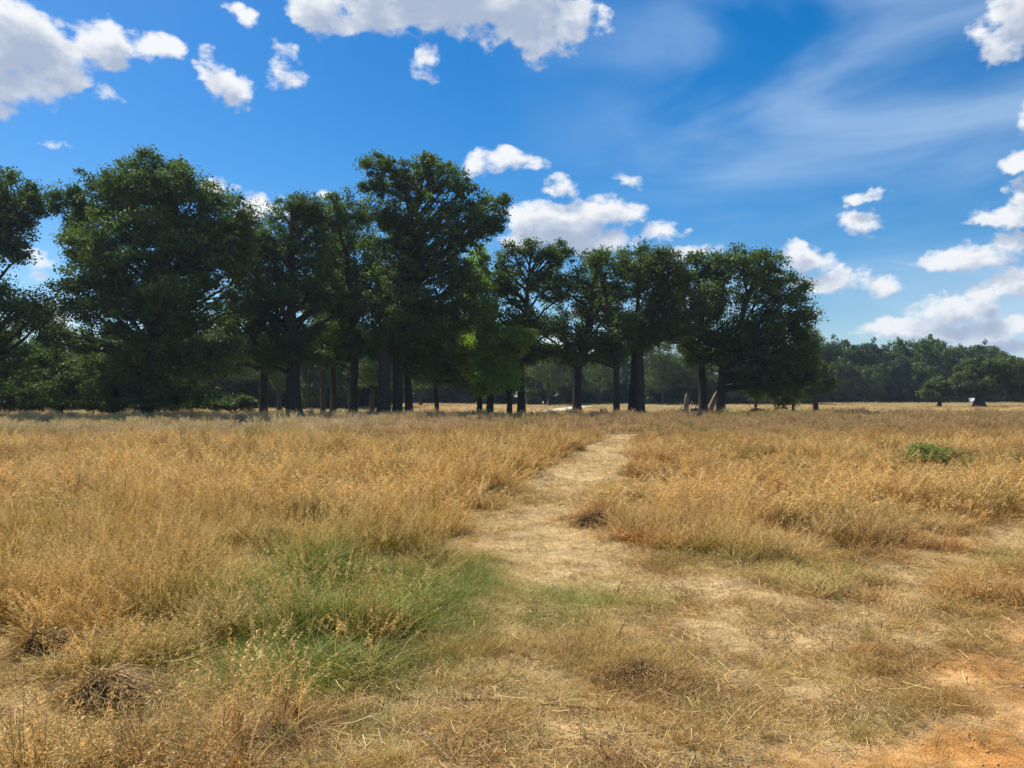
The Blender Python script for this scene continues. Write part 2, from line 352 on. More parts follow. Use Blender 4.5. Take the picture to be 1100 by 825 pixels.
def mat_leaf(name, c1, c2, transl=.3, gloss=.03):
    m, N, L = newmat(name)
    out = N.new('ShaderNodeOutputMaterial')
    cv = N.new('ShaderNodeAttribute'); cv.attribute_name = 'cv'
    mx = N.new('ShaderNodeMix'); mx.data_type = 'RGBA'; mx.inputs['A'].default_value = (*c1, 1); mx.inputs['B'].default_value = (*c2, 1); L.new(cv.outputs['Fac'], mx.inputs['Factor'])
    d = N.new('ShaderNodeBsdfDiffuse'); t = N.new('ShaderNodeBsdfTranslucent'); g = N.new('ShaderNodeBsdfGlossy'); g.inputs['Roughness'].default_value = .5; g.inputs['Color'].default_value = (.8, .85, .85, 1)
    L.new(mx.outputs['Result'], d.inputs[0])
    tv = N.new('ShaderNodeVectorMath'); tv.operation = 'MULTIPLY'; tv.inputs[1].default_value = (1.5, 1.7, .6); L.new(mx.outputs['Result'], tv.inputs[0]); L.new(tv.outputs[0], t.inputs[0])
    a = N.new('ShaderNodeMixShader'); a.inputs[0].default_value = transl; L.new(d.outputs[0], a.inputs[1]); L.new(t.outputs[0], a.inputs[2])
    b = N.new('ShaderNodeMixShader'); b.inputs[0].default_value = gloss; L.new(a.outputs[0], b.inputs[1]); L.new(g.outputs[0], b.inputs[2])
    L.new(b.outputs[0], out.inputs[0]); return m
M_OAK = mat_leaf('oak_leaves', (.034, .060, .018), (.125, .175, .040), .40)
M_SUNLIT = mat_leaf('sunlit_leaves', (.15, .23, .035), (.30, .40, .06), .5)  # leaf green lightened so the colour carries the sun on these crowns
M_MID = mat_leaf('olive_leaves', (.050, .075, .024), (.12, .155, .045), .35)
M_SAGE = mat_leaf('sage_leaves', (.15, .17, .06), (.29, .30, .12), .4, .01)
M_FAR = mat_leaf('distant_leaves', (.034, .056, .020), (.075, .11, .034), .24)
def mat_simple(name, c1, c2, scale=6, rough=.9, bump=.0, stretch=(1,1,1), spec=.2):
    m, N, L = newmat(name)
    out = N.new('ShaderNodeOutputMaterial'); p = N.new('ShaderNodeBsdfPrincipled'); p.inputs['Roughness'].default_value = rough; p.inputs['Specular IOR Level'].default_value = spec
    tc = N.new('ShaderNodeTexCoord'); mp = N.new('ShaderNodeMapping'); mp.inputs['Scale'].default_value = stretch; L.new(tc.outputs['Object'], mp.inputs[0])
    n = N.new('ShaderNodeTexNoise'); n.inputs['Scale'].default_value = scale; n.inputs['Detail'].default_value = 6; n.inputs['Roughness'].default_value = .65; L.new(mp.outputs[0], n.inputs['Vector'])
    r = N.new('ShaderNodeMapRange'); r.inputs['From Min'].default_value = .32; r.inputs['From Max'].default_value = .68; L.new(n.outputs['Fac'], r.inputs['Value'])
    mx = N.new('ShaderNodeMix'); mx.data_type = 'RGBA'; mx.inputs['A'].default_value = (*c1, 1); mx.inputs['B'].default_value = (*c2, 1); L.new(r.outputs[0], mx.inputs['Factor'])
    L.new(mx.outputs['Result'], p.inputs['Base Color'])
    if bump:
        b = N.new('ShaderNodeBump'); b.inputs['Strength'].default_value = .8; b.inputs['Distance'].default_value = bump; L.new(n.outputs['Fac'], b.inputs['Height']); L.new(b.outputs[0], p.inputs['Normal'])
    L.new(p.outputs[0], out.inputs[0]); return m
M_BARK = mat_simple('oak_bark', (.030, .026, .022), (.085, .072, .058), 5, .95, .05, (3, 3, .5))
M_DEAD = mat_simple('weathered_dead_wood', (.16, .12, .09), (.34, .27, .21), 5, .9, .03, (3, 3, .6))
M_STONE = mat_simple('flint_pebble', (.30, .23, .16), (.62, .50, .36), 30, .8, .0)
M_GRIT = mat_simple('sandy_grit', (.45, .29, .15), (.66, .50, .32), 9, .9, .0)
M_PAINT = mat_simple('white_car_paint', (.74, .75, .77), (.80, .81, .82), 2, .3, 0, (1,1,1), .5)
M_GREYPAINT = mat_simple('grey_car_paint', (.10, .11, .13), (.14, .15, .17), 2, .3, 0, (1,1,1), .5)
M_GLASS = mat_simple('dark_car_glass', (.02, .025, .03), (.04, .045, .05), 2, .1, 0, (1,1,1), .6)
M_TYRE = mat_simple('tyre_rubber', (.02, .02, .02), (.035, .035, .035), 9, .8)
M_METAL = mat_simple('wheel_metal', (.4, .4, .42), (.5, .5, .52), 9, .35)

# ------------------------------------------------------------------ ground, paths
def axis(dense_lo, dense_hi, step, hi, grow=1.09, maxstep=260):
    a = list(np.arange(dense_lo, dense_hi, step)); s = step
    while a[-1] < hi: s = min(s*grow, maxstep); a.append(a[-1]+s)
    return np.array(a)
xp = axis(0, 7.5, .085, 3200); xs = np.concatenate([-xp[:0:-1], xp])
yp = axis(1.2, 13, .085, 4200, 1.035, 200); yn = axis(0, .1, .4, 300, 1.25)
ys = np.concatenate([(1.1-yn)[::-1], yp])
GX, GY = np.meshgrid(xs, ys); gxv, gyv = GX.ravel(), GY.ravel()
W = len(xs); i, j = np.meshgrid(np.arange(len(ys)-1), np.arange(W-1), indexing='ij')
q = np.stack([i*W+j, i*W+j+1, (i+1)*W+j+1, (i+1)*W+j], -1).reshape(-1, 4)
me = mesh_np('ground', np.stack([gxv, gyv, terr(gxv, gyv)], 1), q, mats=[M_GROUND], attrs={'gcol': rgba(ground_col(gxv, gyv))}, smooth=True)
tag(link('ground', me), kind='structure')

def ribbon(name, pts, halfw, step, lift, cols=None, nl=13):
    pts = np.array(pts, float); seg = np.hypot(*np.diff(pts, axis=0).T); s = np.concatenate([[0], np.cumsum(seg)])
    n = max(8, int(s[-1]/step)); t = np.linspace(0, s[-1], n)
    cx = np.interp(t, s, pts[:, 0]); cy = np.interp(t, s, pts[:, 1]); hw = np.interp(t, s, halfw)
    for _ in range(3):
        k = np.ones(9)/9; cx[4:-4] = np.convolve(cx, k, 'valid'); cy[4:-4] = np.convolve(cy, k, 'valid')
    dx = np.gradient(cx); dy = np.gradient(cy); l = np.hypot(dx, dy); nx, ny = dy/l, -dx/l
    f = np.linspace(-1, 1, nl)
    w = hw[:, None]*(1+.5*(fbm(t[:, None]+50*(f > 0)[None, :], f[None, :]*0+3, .9, 3, 81)-.5))
    X = cx[:, None]+nx[:, None]*f*w; Y = cy[:, None]+ny[:, None]*f*w
    X, Y = X.ravel(), Y.ravel()
    i, j = np.meshgrid(np.arange(n-1), np.arange(nl-1), indexing='ij')
    q = np.stack([i*nl+j, i*nl+j+1, (i+1)*nl+j+1, (i+1)*nl+j], -1).reshape(-1, 4)
    c = ground_col(X, Y) if cols is None else cols(X, Y)
    me = mesh_np(name, np.stack([X, Y, terr(X, Y)+lift], 1), q, mats=[M_GROUND], attrs={'gcol': rgba(c)}, smooth=True)
    return tag(link(name, me), kind='structure')
PM = [gx(585,760), gx(580,700), gx(590,640), gx(583,600), gx(578,560), gx(596,530), gx(622,505), gx(650,482), gx(668,467), gx(679,458)]
ribbon('path', PM, [.5,.55,.6,.75,.6,.6,.6,.55,.5,.45], .12, .009)
GRAV = lambda X, Y: np.array([.62,.54,.44])*(.85+.3*fbm(X, Y, 2, 3, 5)[:, None])
ribbon('gravel_path', [(-40,96),(-27,92.5),(-18,96),(-8,99),(1,104),(6,116),(10,135),(16,160),(30,178),(60,186)], [1.2,1.6,1.3,1.2,1.2,1.4,1.6,1.8,1.8,1.8], .6, .03, GRAV)

# ------------------------------------------------------------------ grass tufts
def tuft(name, n, h, w, spread, lean, droop, seeds=0, nseed=10, seedsize=.006, seg=4, rs=0, mat=M_BLADE):
    r = np.random.default_rng(rs)
    a = r.uniform(0, 2*np.pi, n); rad = spread*np.sqrt(r.random(n)); bx, by = rad*np.cos(a), rad*np.sin(a)
    ph = a + r.normal(0, .9, n); hh = h*r.uniform(.5, 1.0, n); le = lean*r.uniform(.2, 1.3, n); dr = droop*r.uniform(.2, 1.4, n)
    isseed = np.arange(n) < seeds; hh[isseed] = h*r.uniform(.85, 1.15, seeds); dr[isseed] *= .5; le[isseed] *= .6
    t = np.linspace(0, 1, seg+1)[None, :]
    out = (le[:, None]*t + dr[:, None]*t*t)*hh[:, None]; z = hh[:, None]*(t - .38*np.minimum(dr[:, None], 1.3)*t**3)
    wob = r.normal(0, .03, (n, 1))*np.sin(t*3+r.uniform(0, 6, (n, 1)))
    px = bx[:, None]+np.cos(ph)[:, None]*out - np.sin(ph)[:, None]*wob; py = by[:, None]+np.sin(ph)[:, None]*out + np.cos(ph)[:, None]*wob
    sa = ph+np.pi/2+r.normal(0, .8, n); ww = w*r.uniform(.6, 1.3, n); ww[isseed] *= .55
    wt = ww[:, None]*np.where(isseed[:, None], 1-.5*t, (1-t)**.7*.95+.05)*.5
    vx = np.stack([px-np.cos(sa)[:, None]*wt, px+np.cos(sa)[:, None]*wt], -1); vy = np.stack([py-np.sin(sa)[:, None]*wt, py+np.sin(sa)[:, None]*wt], -1); vz = np.stack([z, z], -1)
    V = np.stack([vx, vy, vz], -1).reshape(-1, 3)
    k = (np.arange(n)*(seg+1)*2)[:, None]+(np.arange(seg)*2)[None, :]; Q = np.stack([k, k+1, k+3, k+2], -1).reshape(-1, 4)
    bvb = r.random(n); bv = np.repeat(bvb, (seg+1)*2); sdv = np.zeros(len(V))
    if seeds:
        VV, QQ, B = [V], [Q], [bv]; base = len(V)
        i = np.repeat(np.arange(seeds), nseed); u = r.uniform(.66, 1.0, len(i))
        f = u*seg; f0 = np.minimum(f.astype(int), seg-1); fr = f-f0
        cx = px[i, f0]*(1-fr)+px[i, f0+1]*fr; cy = py[i, f0]*(1-fr)+py[i, f0+1]*fr; cz = z[i, f0]*(1-fr)+z[i, f0+1]*fr
        wd = (1.05-u)*h*.085; an = r.uniform(0, 6.28, len(i))
        cen = np.stack([cx+np.cos(an)*wd*r.random(len(i)), cy+np.sin(an)*wd*r.random(len(i)), cz+r.normal(0, .004, len(i))], 1)
        d1 = r.normal(0, 1, (len(i), 3)); d1[:, 2] += 1.2; d1 /= np.linalg.norm(d1, axis=1)[:, None]
        d2 = np.cross(d1, r.normal(0, 1, (len(i), 3))); d2 /= np.linalg.norm(d2, axis=1)[:, None]
        s = seedsize*r.uniform(.6, 1.4, (len(i), 1))
        sv_ = np.stack([cen-d1*s*1.7, cen+d2*s*.32, cen+d1*s*1.7, cen-d2*s*.32], 1).reshape(-1, 3)
        VV.append(sv_); QQ.append(base+np.arange(len(i)*4).reshape(-1, 4)); B.append(np.repeat(bvb[i], 4))
        V = np.concatenate(VV); Q = np.concatenate(QQ); bv = np.concatenate(B); sdv = np.concatenate([sdv, np.ones(len(sv_))])
    return mesh_np(name, V, Q, mats=[mat], attrs={'bv': bv, 'seed': sdv})
def litter(name, n, rs, rad=.13, ln=.055, w=.0026):
    r = np.random.default_rng(rs)
    c = r.normal(0, rad*.55, (n, 2)); a = r.uniform(0, np.pi, n); l = ln*r.uniform(.3, 1.2, n); z = r.uniform(.003, .018, n)
    dz = r.normal(0, .012, n); bend = r.normal(0, .25, n)
    V = []
    for t in (-.5, 0, .5):
        x = c[:, 0]+np.cos(a)*l*t-np.sin(a)*bend*l*(t*t); y = c[:, 1]+np.sin(a)*l*t+np.cos(a)*bend*l*(t*t); zz = np.maximum(z+dz*2*t, .002)
        V.append(np.stack([x-np.sin(a)*w/2, y+np.cos(a)*w/2, zz], 1)); V.append(np.stack([x+np.sin(a)*w/2, y-np.cos(a)*w/2, zz+.001], 1))
    V = np.stack(V, 1).reshape(-1, 3); k = np.arange(n)*6
    Q = np.concatenate([np.stack([k, k+1, k+3, k+2], 1), np.stack([k+2, k+3, k+5, k+4], 1)])
    return mesh_np(name, V, Q, mats=[M_BLADE], attrs={'bv': np.repeat(r.random(n), 6), 'seed': np.zeros(n*6)})

def scatter(name, templates, P, rot, scale, idx, tint, label, cat):
    """one object: points carrying attributes, instancing the templates"""
    col = bpy.data.collections.new(name+'_templates')
    for k, t in enumerate(templates):
        o = bpy.data.objects.new('%s_template_%02d' % (name, k), t); col.objects.link(o)
    me = mesh_np(name, P, attrs={'rot': rot, 'scl': scale, 'tint': rgba(tint)})
    a = me.attributes.new('idx', 'INT', 'POINT'); a.data.foreach_set('value', np.asarray(idx, np.int32))
    o = link(name, me); tag(o, label, cat, kind='stuff')
    g = bpy.data.node_groups.new(name, 'GeometryNodeTree')
    g.interface.new_socket('Geometry', in_out='INPUT', socket_type='NodeSocketGeometry'); g.interface.new_socket('Geometry', in_out='OUTPUT', socket_type='NodeSocketGeometry')
    N, L = g.nodes, g.links; gi = N.new('NodeGroupInput'); go = N.new('NodeGroupOutput')
    ci = N.new('GeometryNodeCollectionInfo'); ci.inputs['Collection'].default_value = col; ci.inputs['Separate Children'].default_value = True; ci.inputs['Reset Children'].default_value = True
    ip = N.new('GeometryNodeInstanceOnPoints'); ip.inputs['Pick Instance'].default_value = True
    def na(nm, ty):
        n = N.new('GeometryNodeInputNamedAttribute'); n.data_type = ty; n.inputs['Name'].default_value = nm; return n.outputs[0]
    mp = N.new('GeometryNodeMeshToPoints')
    L.new(gi.outputs[0], mp.inputs[0]); L.new(mp.outputs[0], ip.inputs['Points']); L.new(ci.outputs[0], ip.inputs['Instance'])
    L.new(na('rot', 'FLOAT_VECTOR'), ip.inputs['Rotation']); L.new(na('scl', 'FLOAT_VECTOR'), ip.inputs['Scale']); L.new(na('idx', 'INT'), ip.inputs['Instance Index'])
    L.new(ip.outputs[0], go.inputs[0])
    md = o.modifiers.new('scatter', 'NODES'); md.node_group = g
    return o
def field_points(y0, y1, dens, r, side=1.18, pad=1.6):
    """uniform random points over the wedge of ground in view (with a margin)"""
    n = int(dens*(y1-y0)*((y1*.662*side+pad)*2)); Y = r.uniform(y0, y1, n); X = r.uniform(-1, 1, n)*(y1*.662*side+pad)
    k = np.abs(X) < Y*.662*side+pad; return X[k], Y[k]

GOLD=np.array([.77,.43,.09]); RUST=np.array([.60,.245,.07]); PALE=np.array([.80,.60,.25]); PURP=np.array([.44,.31,.21]); GREEN=np.array([.225,.30,.028]); BLUEG=np.array([.29,.34,.085]); DULL=np.array([.30,.20,.08])
def grass_tint(X, Y, r, green=True):
    n = len(X)
    a = (fbm(X, Y, 2.6*(1+Y/25), 3, 91)-.5)*1.7+.5+r.normal(0, .09, n); b = (fbm(X, Y, .9*(1+Y/25), 3, 93)-.5)*1.7+.5+r.normal(0, .10, n)
    far = sst(12, 40, Y)
    c = lerp(GOLD, RUST, sst(.34, .66, a+.13*sst(-2, 5, X))[:, None]*.95)
    c = lerp(c, PALE, (sst(.52, .75, b)*.65)[:, None])
    c = lerp(c, DULL, ((1-sst(.24, .46, b))*.8)[:, None])
    px, py = to_img(X, Y)
    # feathery purplish heads towards the trees, bleached ones in the far left
    pm = sst(lerp(27, 17, sst(420, 120, px)), lerp(46, 36, sst(420, 120, px)), Y+8*(fbm(X, Y, 6, 2, 13)-.5)*2)*.92
    c = lerp(c, lerp(np.array([.76,.65,.46]), PURP, sst(330, 620, px+120*(fbm(X, Y, 9, 2, 3)-.5))[:, None]), pm[:, None])
    if green:
        g = np.clip(green_mask(X, Y)*1.6 + r.normal(0, .16, n), 0, 1)
        g = np.maximum(g, .55*sst(.66, .9, (fbm(X, Y, 1.6*(1+Y/25), 3, 96)-.5)*1.7+.5))
        g = np.maximum(g, (r.random(n) < .07+.16*sst(600, 300, px)*sst(25, 10, Y))*.6)
        c = lerp(c, lerp(GREEN, BLUEG, r.random(n)[:, None]*.6), g[:, None])
    return np.minimum(c*r.uniform(.5, 1.3, (n, 1)), .85)

def make_grass():
    r = np.random.default_rng(101)
    near = [tuft('tuft', 26, 1, .0095, .06, .12, .25, 6, 30, .0085, rs=1), tuft('tuft', 28, 1, .0090, .07, .18, .3, 7, 28, .008, rs=2),
            tuft('tuft', 24, 1, .0100, .06, .14, .45, 4, 30, .0085, rs=3), tuft('tuft', 26, 1, .0085, .08, .22, .2, 8, 26, .008, rs=4), tuft('tuft', 36, .9, .0105, .08, .22, .5, 0, rs=5)]
    mid = [tuft('tuft', 34, 1, .019, .14, .15, .35, 10, 12, .023, seg=3, rs=s) for s in (6, 7, 8, 9)]
    far = [tuft('tuft', 42, 1, .036, .34, .15, .4, 14, 8, .045, seg=3, rs=s) for s in (10, 11, 12)]
    T = near+mid+far
    Xs, Ys, I, S = [], [], [], []
    for (y0, y1, dens, lo, hi) in ((1.3, 6.5, 170, 0, 5), (6.5, 13, 105, 0, 5), (13, 22, 40, 5, 9), (22, 38, 24, 5, 9), (38, 76, 8, 9, 12)):
        X, Y = field_points(y0, y1, dens, r); h = tall_h(X, Y)
        k = (h > .10) & (r.random(len(X)) < sst(.08, .24, h)*.9+.1) & (r.random(len(X)) < np.clip(1.9*(fbm(X, Y, .55*(1+Y/25), 2, 95)-.5)+.6, .12, 1))
        X, Y, h = X[k], Y[k], h[k]
        Xs.append(X); Ys.append(Y); I.append(r.integers(lo, 4 if lo == 0 else hi, len(X))); S.append(h*r.uniform(.65, 1.2, len(X)))
    X = np.concatenate(Xs); Y = np.concatenate(Ys); I = np.concatenate(I); S = np.concatenate(S); n = len(X)
    tint = grass_tint(X, Y, r)
    g = (tint[:, 1] > tint[:, 0]*.98)
    S = np.where(g, S*.9, S); I = np.where(g & (I < 5) & (r.random(n) < .85), 4, I)
    dl, dr = side_dist(X, Y); heath = (np.maximum(dl, dr) < .1) & ~g; I = np.where(heath & (I < 5), 4, I); S = np.where(heath, S*.8, S)
    tint = np.where(heath[:, None], lerp(DULL*.8, RUST*.8, r.random(n)[:, None]*.8), tint)
    rot = np.stack([r.normal(0, .10, n), r.normal(0, .10, n)+.03, r.uniform(0, 6.28, n)], 1)
    w = np.where(I < 5, .75, .6)*r.uniform(.8, 1.25, n)*np.where(heath, .6, 1); sc = np.stack([w, w, S], 1)
    scatter('tall_dry_grass', T, np.stack([X, Y, terr(X, Y)-.015], 1), rot, sc, I, tint, 'tall dry golden grass with feathery seed heads covering the meadow on both sides of the worn path', 'grass')
    print('tall', n)
    # single culms standing above the sward
    cu = [tuft('culm', 4, 1, .0060, .06, .22, .22, 4, 34, .0085, seg=5, rs=s) for s in (50, 51, 52, 53)]
    Xs, Ys = [], []
    for (y0, y1, dens) in ((1.3, 7, 75), (7, 14, 40), (14, 26, 14)):
        X, Y = field_points(y0, y1, dens, r); h = tall_h(X, Y); k = (h > .2) & (r.random(len(X)) < (.3+1.0*fbm(X, Y, 1.5, 2, 111))*(1-.9*green_mask(X, Y))); Xs.append(X[k]); Ys.append(Y[k])
    X = np.concatenate(Xs); Y = np.concatenate(Ys); n = len(X); h = tall_h(X, Y)
    c = lerp(PALE, GOLD, r.random(n)[:, None])*r.uniform(.75, 1.1, (n, 1)); w = np.where(Y > 10, 2.0, .9)*r.uniform(.8, 1.2, n)
    scatter('seed_stalks', cu, np.stack([X, Y, terr(X, Y)-.01], 1), np.stack([r.normal(0, .17, n), r.normal(0, .17, n), r.uniform(0, 6.28, n)], 1), np.stack([w, w, h*r.uniform(1.1, 1.6, n)], 1), r.integers(0, 4, n), c, 'thin pale upright seed stalks standing above the golden meadow grass', 'grass')
    # short turf in the trampled parts, near
    turf = [tuft('turf', 34, 1, .030, .8, .6, .8, 0, seg=3, rs=s) for s in (20, 21, 22)] + [tuft('turf', 26, 1, .024, .6, 1.2, 1.4, 2, 8, .05, seg=3, rs=23)]
    Xs, Ys, S = [], [], []
    for (y0, y1, dens) in ((1.5, 5, 900), (5, 9, 480), (9, 16, 130), (16, 46, 12)):
        X, Y = field_points(y0, y1, dens, r, 1.1, 1)
        h = tall_h(X, Y); pm = path_mask(X, Y); sm = sand_mask(X, Y); g = green_mask(X, Y); n1 = fbm(X, Y, .45, 3, 97); n2 = fbm(X, Y, 1.3, 2, 99)
        p = (1-.9*sst(.1, .3, h))*(.10+1.1*sst(.38, .66, n1)+g*.9)*(1-.72*pm*(1-g))*(1-sst(.1, .6, sm)*.93)
        k = r.random(len(X)) < p
        X, Y = X[k], Y[k]; Xs.append(X); Ys.append(Y); S.append((lerp(.028, .085, sst(.4, .75, n2[k]))+.03*g[k])*r.uniform(.6, 1.5, k.sum())*(1 if y1 < 10 else 1.6)*(1-.5*pm[k]))
    X = np.concatenate(Xs); Y = np.concatenate(Ys); S = np.concatenate(S); n = len(X)
    c = lerp(GOLD, PALE, r.random(n)[:, None])*r.uniform(.35, 1.2, (n, 1)); gm = green_mask(X, Y); c = lerp(c, RUST*.7, sst(.42, .6, fbm(X, Y, .5, 3, 121)+.07*sst(0, 1.5, X))[:, None]*.85); c = lerp(c, lerp(GREEN, BLUEG, .6), np.clip(gm*1.5+r.normal(0, .15, n), 0, 1)[:, None])
    c = lerp(c, PALE*np.array([1, .95, .85]), (r.random(n)*.5*(1-gm))[:, None])
    c = lerp(c, BLUEG*.9, ((r.random(n) < .13)*.6)[:, None])
    rot = np.stack([r.normal(0, .2, n), r.normal(0, .2, n), r.uniform(0, 6.28, n)], 1); w = .075*r.uniform(.7, 1.6, n)*np.where(Y > 9, 1.9, 1)
    scatter('short_turf', turf, np.stack([X, Y, terr(X, Y)-.004], 1), rot, np.stack([w, w, S], 1), r.integers(0, 4, n), c, 'short trampled grass, green and straw coloured, on and around the worn path', 'grass')
    print('turf', n)
    lit = [litter('straw', 26, s) for s in (30, 31, 32)] + [litter('straw', 14, 33, .2, .12, .003)]
    Xs, Ys = [], []
    for (y0, y1, dens) in ((1.5, 6, 110), (6, 13, 55), (13, 40, 7)):
        X, Y = field_points(y0, y1, dens, r, 1.1, 1); h = tall_h(X, Y); k = (r.random(len(X)) < (.3+.8*fbm(X, Y, .5, 2, 98))*(1-.97*sst(.1, .5, sand_mask(X, Y)))) & (h < .3)
        Xs.append(X[k]); Ys.append(Y[k])
    X = np.concatenate(Xs); Y = np.concatenate(Ys); n = len(X)
    c = lerp(PALE*.9, DUST*1.1, r.random(n)[:, None])*r.uniform(.5, 1.1, (n, 1)); w = np.where(Y > 12, 2.4, 1.1)*r.uniform(.7, 1.4, n)
    rot = np.stack([r.normal(0, .06, n), r.normal(0, .06, n), r.uniform(0, 6.28, n)], 1)
    scatter('fallen_straw', lit, np.stack([X, Y, terr(X, Y)+.008], 1), rot, np.stack([w, w, w], 1), r.integers(0, 4, n), c, 'loose pale straw and dead blades lying over the bare trampled ground', 'straw')
    print('straw', n)
    # thin grass of the grazed field beyond the trees
    fg = [tuft('field_tuft', 30, 1, .05, .9, .4, .6, 5, 5, .05, seg=2, rs=s) for s in (40, 41)]
    n = 26000; Y = 72+150*r.random(n)**1.4; X = r.uniform(-1, 1, n)*Y*.8
    d = seg_dist(X, Y, [(-40,96),(-27,92.5),(-18,96),(-8,99),(1,104),(6,116),(10,135),(16,160),(30,178),(60,186)])
    k = (r.random(n) < .15+1.2*fbm(X, Y, 9, 3, 55)) & (d > 1.8); X, Y = X[k], Y[k]; n = len(X)
    c = lerp(FIELD*1.05, FIELDG, (fbm(X, Y, 14, 4, 75) > .5)[:, None]*.7); c = lerp(c, PURP, (fbm(X, Y, 20, 2, 57) > .55)[:, None]*.5)*r.uniform(.8, 1.15, (n, 1))
    w = r.uniform(.8, 1.8, n); S = r.uniform(.06, .2, n)
    scatter('field_grass', fg, np.stack([X, Y, terr(X, Y)], 1), np.stack([r.normal(0, .1, n), r.normal(0, .1, n), r.uniform(0, 6.28, n)], 1), np.stack([w, w, S], 1), r.integers(0, 2, n), c, 'short dry tan grass of the open field beyond the grove of oaks', 'grass')
make_grass()

# ------------------------------------------------------------------ trees
def leaves(cen, rad, n_each, size, r, flat=.75, up=.5):
    """leaf sprays through the volume of each puff"""
    N = len(cen); tot = N*n_each; i = np.repeat(np.arange(N), n_each)
    d = r.normal(0, 1, (tot, 3)); d /= np.linalg.norm(d, axis=1)[:, None]
    rr = rad[i, None]*(r.random((tot, 1))**.55)*1.12; p = cen[i]+d*rr*np.array([1, 1, flat])
    nrm = r.normal(0, .8, (tot, 3))+d*.5; nrm[:, 2] += up; nrm /= np.linalg.norm(nrm, axis=1)[:, None]
    a = np.cross(nrm, r.normal(0, 1, (tot, 3))); a /= np.linalg.norm(a, axis=1)[:, None]; b = np.cross(nrm, a)
    s = size*r.uniform(.5, 1.35, (tot, 1))
    V = np.stack([p-a*s*.62, p+b*s*.34+a*s*.05-nrm*s*.1, p+a*s*.62, p-b*s*.34-a*s*.08-nrm*s*.1], 1).reshape(-1, 3)
    cvp = r.random(N); cv = np.clip(np.repeat(cvp[i]*.6, 4)+np.repeat(r.random(tot)*.4, 4), 0, 1)
    return V, np.arange(tot*4).reshape(-1, 4), cv
def curve(p0, p1, n, sag, r, wob=.05):
    t = np.linspace(0, 1, n)[:, None]; p0 = np.array(p0, float); p1 = np.array(p1, float); L = np.linalg.norm(p1-p0)
    P = p0*(1-t)+p1*t; P[:, 2:3] += sag*L*np.sin(t*np.pi)
    w = np.cumsum(r.normal(0, wob*L/n, (n, 3)), 0); w -= t*w[-1]; return P+w
